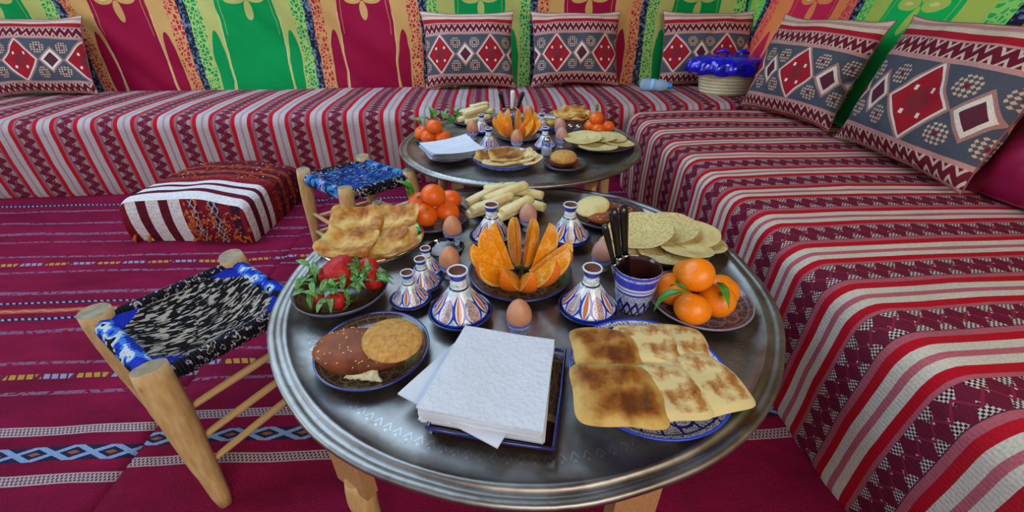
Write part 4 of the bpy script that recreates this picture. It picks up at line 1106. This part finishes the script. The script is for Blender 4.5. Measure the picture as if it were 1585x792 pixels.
for (px, py, zc, lab, lv) in ((663, 212, Z+.030, 'tangerine at the front left of the further left pile', ()), (686, 213, Z+.030, 'tangerine at the front right of the further left pile', ()), (653, 206, Z+.030, 'tangerine at the far left of the further left pile', ((150, 30, .05, (0, .01, .025)),)),
    (672, 196, Z+.066, 'tangerine on top of the further left pile, with green leaves', ((120, 60, .05, (0, .01, .02)), (60, 40, .04, (0, .01, .02)), (180, 25, .05, (-.01, .01, .012))))):
    X, Y = at(px, py, zc); citrus('tangerine', X, Y, zc, .027, 'tangerine', lab, g_, lv, seed=px % 9, cat='tangerine')
X, Y = at(700, 196, Z); t = thing('leaf_sprig', 'bunch of green leaves behind the left tangerines on the further tray', 'leaves', (X, Y, Z))
rnd = random.Random(21)
for k in range(16):
    lf = leaf_bm(rnd.uniform(.025, .04), .014, .8, k).build('leaf', M['leaf_pale'] if k % 2 else M['leaf'], t, loc=(rnd.uniform(-.03, .03), rnd.uniform(-.02, .02), rnd.uniform(.01, .05)), rot=(rnd.uniform(-.6, .6), -rnd.uniform(.2, 1.3), rnd.uniform(0, 6.28))); lf.modifiers.new('thickness', 'SOLIDIFY').thickness = .0006
g_ = 'tangerines on the right of the further tray'
plate(925, 203, Z, .060, M['plate_black'], 'dark plate under the right tangerines on the further tray', h=.012)
for (px, py, zc, lab, lv) in ((940, 197, Z+.030, 'tangerine at the right of the further right pile', ()), (915, 196, Z+.028, 'tangerine at the left of the further right pile', ()), (926, 202, Z+.026, 'tangerine low at the front of the further right pile', ()), (923, 183, Z+.060, 'tangerine on top of the further right pile with an upright twig', ((90, 80, .028, (0, 0, .024)), (40, 70, .022, (0, 0, .024))))):
    X, Y = at(px, py, zc); citrus('tangerine', X, Y, zc, .026, 'tangerine', lab, g_, lv, seed=px % 9, cat='tangerine')
plate(733, 190, Z, .080, M['plate_black'], 'dark plate under the bread sticks on the further tray', h=.014)
g_ = 'pale cut bread sticks on the further tray'
for (px, py, z, L, rz, lab) in ((722, 172, Z+.045, .105, 44, 'bread stick furthest left in the further pile'), (727, 180, Z+.035, .105, 34, 'bread stick low at the left of the further pile'), (736, 171, Z+.058, .11, 34, 'long bread stick on top of the further pile'), (739, 184, Z+.030, .10, 22, 'bread stick lowest at the front of the further pile'), (742, 163, Z+.045, .08, 20, 'bread stick at the back of the further pile'), (750, 172, Z+.040, .08, -24, 'brown crusted bread stick at the right of the further pile')):
    X, Y = at(px, py, z); stick(X, Y, z, L, .025, .019, (0, -6, rz), lab, g_)
plate(805, 212, Z, .088, M['plate_black'], 'dark plate under the orange wedges on the further tray', h=.014)
wedges(800, 216, Z, 11, .050, 'orange wedge of the fan on the further tray, %s', 1.04, a0=.3)
for (px, py, s, lab) in ((757, 233, .95, 'painted tagine pot at the front left of the further tray'), (843, 232, .95, 'painted tagine pot at the front right of the further oranges'), (746, 207, .9, 'painted tagine pot at the back left of the further tray'), (838, 205, .9, 'painted tagine pot at the back right of the further oranges')):
    tagine(px, py, Z, s*.78, M['tagine'], lab, px*.1)
egg(732, 216, Z, 'boiled egg at the left of the further tray, beside the bread sticks', cl='egg cup at the left of the further tray beside the bread sticks')
egg(800, 232, Z, 'boiled egg at the front of the further orange wedges', cl='egg cup in front of the further orange wedges')
egg(866, 212, Z, 'pinkish boiled egg at the right of the further tray, the rear one', 'egg2', cl='egg cup at the right of the further tray, rear one')
egg(868, 228, Z, 'pinkish boiled egg at the right of the further tray, the front one', 'egg2', cl='egg cup at the right of the further tray, front one')
egg(818, 190, Z, 'boiled egg at the back of the further tray, behind the oranges', cl='egg cup at the back of the further tray, behind the oranges')
plate(783, 255, Z, .100, M['plate_white'], 'pale plate with terracotta base under the front flatbreads on the further tray', h=.026)
g_ = 'folded flatbreads at the front of the further tray'
for i, (px, py, z, W, D, rot, lab) in enumerate(((760, 246, .375, .10, .08, (4, 6, -10), 'flatbread at the left of the further front plate'), (782, 241, .382, .10, .09, (8, 0, 5), 'browned flatbread in the middle of the further front plate'), (806, 244, .378, .08, .08, (6, -8, 0), 'flatbread at the right of the further front plate'), (820, 248, .376, .07, .07, (4, -14, 20), 'flatbread at the far right edge of the further front plate'), (778, 254, .374, .12, .05, (-4, 0, 0), 'flatbread at the front edge of the further front plate'))):
    X, Y = at(px, py, z); o = slab_bm(W, D, .008, seed=px, bump=.006, p=5, irr=.08, curl=.012).build('flatbread', M['msemen'] if i in (1, 0) else M['msemen_pale'], loc=(X, Y, z), rot=tuple(radians(a) for a in rot)); tag(o, lab, 'flatbread', g_)
plate(930, 228, Z, .108, M['plate_black'], 'dark plate under the crepes at the right of the further tray', h=.022)
g_ = 'spongy crepes at the right of the further tray'
for i, (px, py, z, R, rot, lab) in enumerate(((955, 222, Z+.026, .055, (0, 6, 0), 'crepe at the far right of the further crepe plate'), (925, 230, Z+.026, .062, (-4, 0, 0), 'crepe at the front of the further crepe plate'), (945, 214, Z+.030, .052, (3, 3, 0), 'crepe at the back right of the further crepe plate'), (902, 216, Z+.034, .062, (3, -5, 0), 'browned crepe at the left of the further crepe plate'), (930, 214, Z+.036, .048, (3, -3, 0), 'crepe at the centre back of the further crepe plate'))):
    crepe(px, py, z, R, rot, lab, g_, .6, i)
plate(873, 258, Z, .064, M['plate_black'], 'small dark plate with the bun at the front of the further tray', h=.014)
loaf(872, 256, Z+.008, .085, .070, .030, 0, 'dark sesame bread on the small plate of the further tray', seeds=20, bite=False)
bun(872, 250, Z+.036, .038, .030, (0, 0, 0), 'golden domed bun resting on dark bread on the further tray')
X, Y = at(846, 240, Z)
t = thing('salt_shaker', 'small clear glass shaker in front of the further right tagine', 'shaker', (X, Y, Z+.001))
MB().lathe([(.0005, 0), (.016, 0), (.018, .01), (.017, .03), (.012, .042), (.010, .046), (.0005, .046)], 20).build('glass_body', M['glass'], t)
MB().lathe([(.0145, .002), (.0155, .02), (.0005, .022)], 20).build('salt', M['paper_plain'], t)
MB().lathe([(.0105, .045), (.0105, .053), (.008, .056), (.0005, .057)], 16).build('cap', M['steel'], t)
for px, py, lab in ((882, 209, 'small steel-capped glass shaker, left of the pair by the further crepes'), (894, 210, 'small steel-capped glass shaker, right of the pair by the further crepes')):
    X, Y = at(px, py, Z); t = thing('salt_shaker', lab, 'shaker', (X, Y, Z+.001), group='glass shakers on the further tray')
    MB().lathe([(.0005, 0), (.011, 0), (.012, .01), (.011, .026), (.009, .030), (.0005, .030)], 16).build('glass_body', M['glass'], t)
    MB().lathe([(.010, .029), (.010, .037), (.0005, .040)], 14).build('cap', M['steel'], t)
X, Y = at(790, 197, Z)
t = thing('cup', 'small pale cup holding knives on the further tray', 'cup', (X, Y, Z+.001))
MB().lathe([(.0005, 0), (.020, 0), (.022, .01), (.027, .055), (.026, .056), (.021, .012), (.0005, .008)], 28).build('cup_wall', M['cup'], t)
for dx, ln, h, lab in ((-.008, -14, 'black', 'black-handled knife leaning left in the further cup'), (.003, 3, 'white_plastic', 'white-handled knife in the middle of the further cup'), (.008, 18, 'black', 'black-handled knife leaning right in the further cup')):
    knife(X+dx, Y, Z+.010, ln, 0, lab, h, L=.125, s=1.1, group='knives in the further cup')
plate(885, 200, Z, .085, M['plate_black'], 'dark plate under the crisp fried pastries at the back of the further tray', h=.014)
g_ = 'crisp fried pastries at the back of the further tray'
for i, (px, py, z, W, D, rot, lab) in enumerate(((872, 182, Z+.035, .09, .06, (20, 10, 10), 'crisp fried pastry at the left of the back pile'), (888, 177, Z+.045, .10, .07, (24, 0, -8), 'crisp fried pastry at the top of the back pile'), (900, 183, Z+.035, .08, .06, (18, -12, 6), 'crisp fried pastry at the right of the back pile'), (858, 192, Z+.030, .07, .05, (8, 10, 20), 'crisp fried pastry at the front left of the back pile'))):
    X, Y = at(px, py, z); o = slab_bm(W, D, .016, seed=px, bump=.014, p=4, irr=.15, curl=.02, n=22).build('fried_pastry', M['fried'], loc=(X, Y, z), rot=tuple(radians(a) for a in rot)); tag(o, lab, 'pastry', g_)
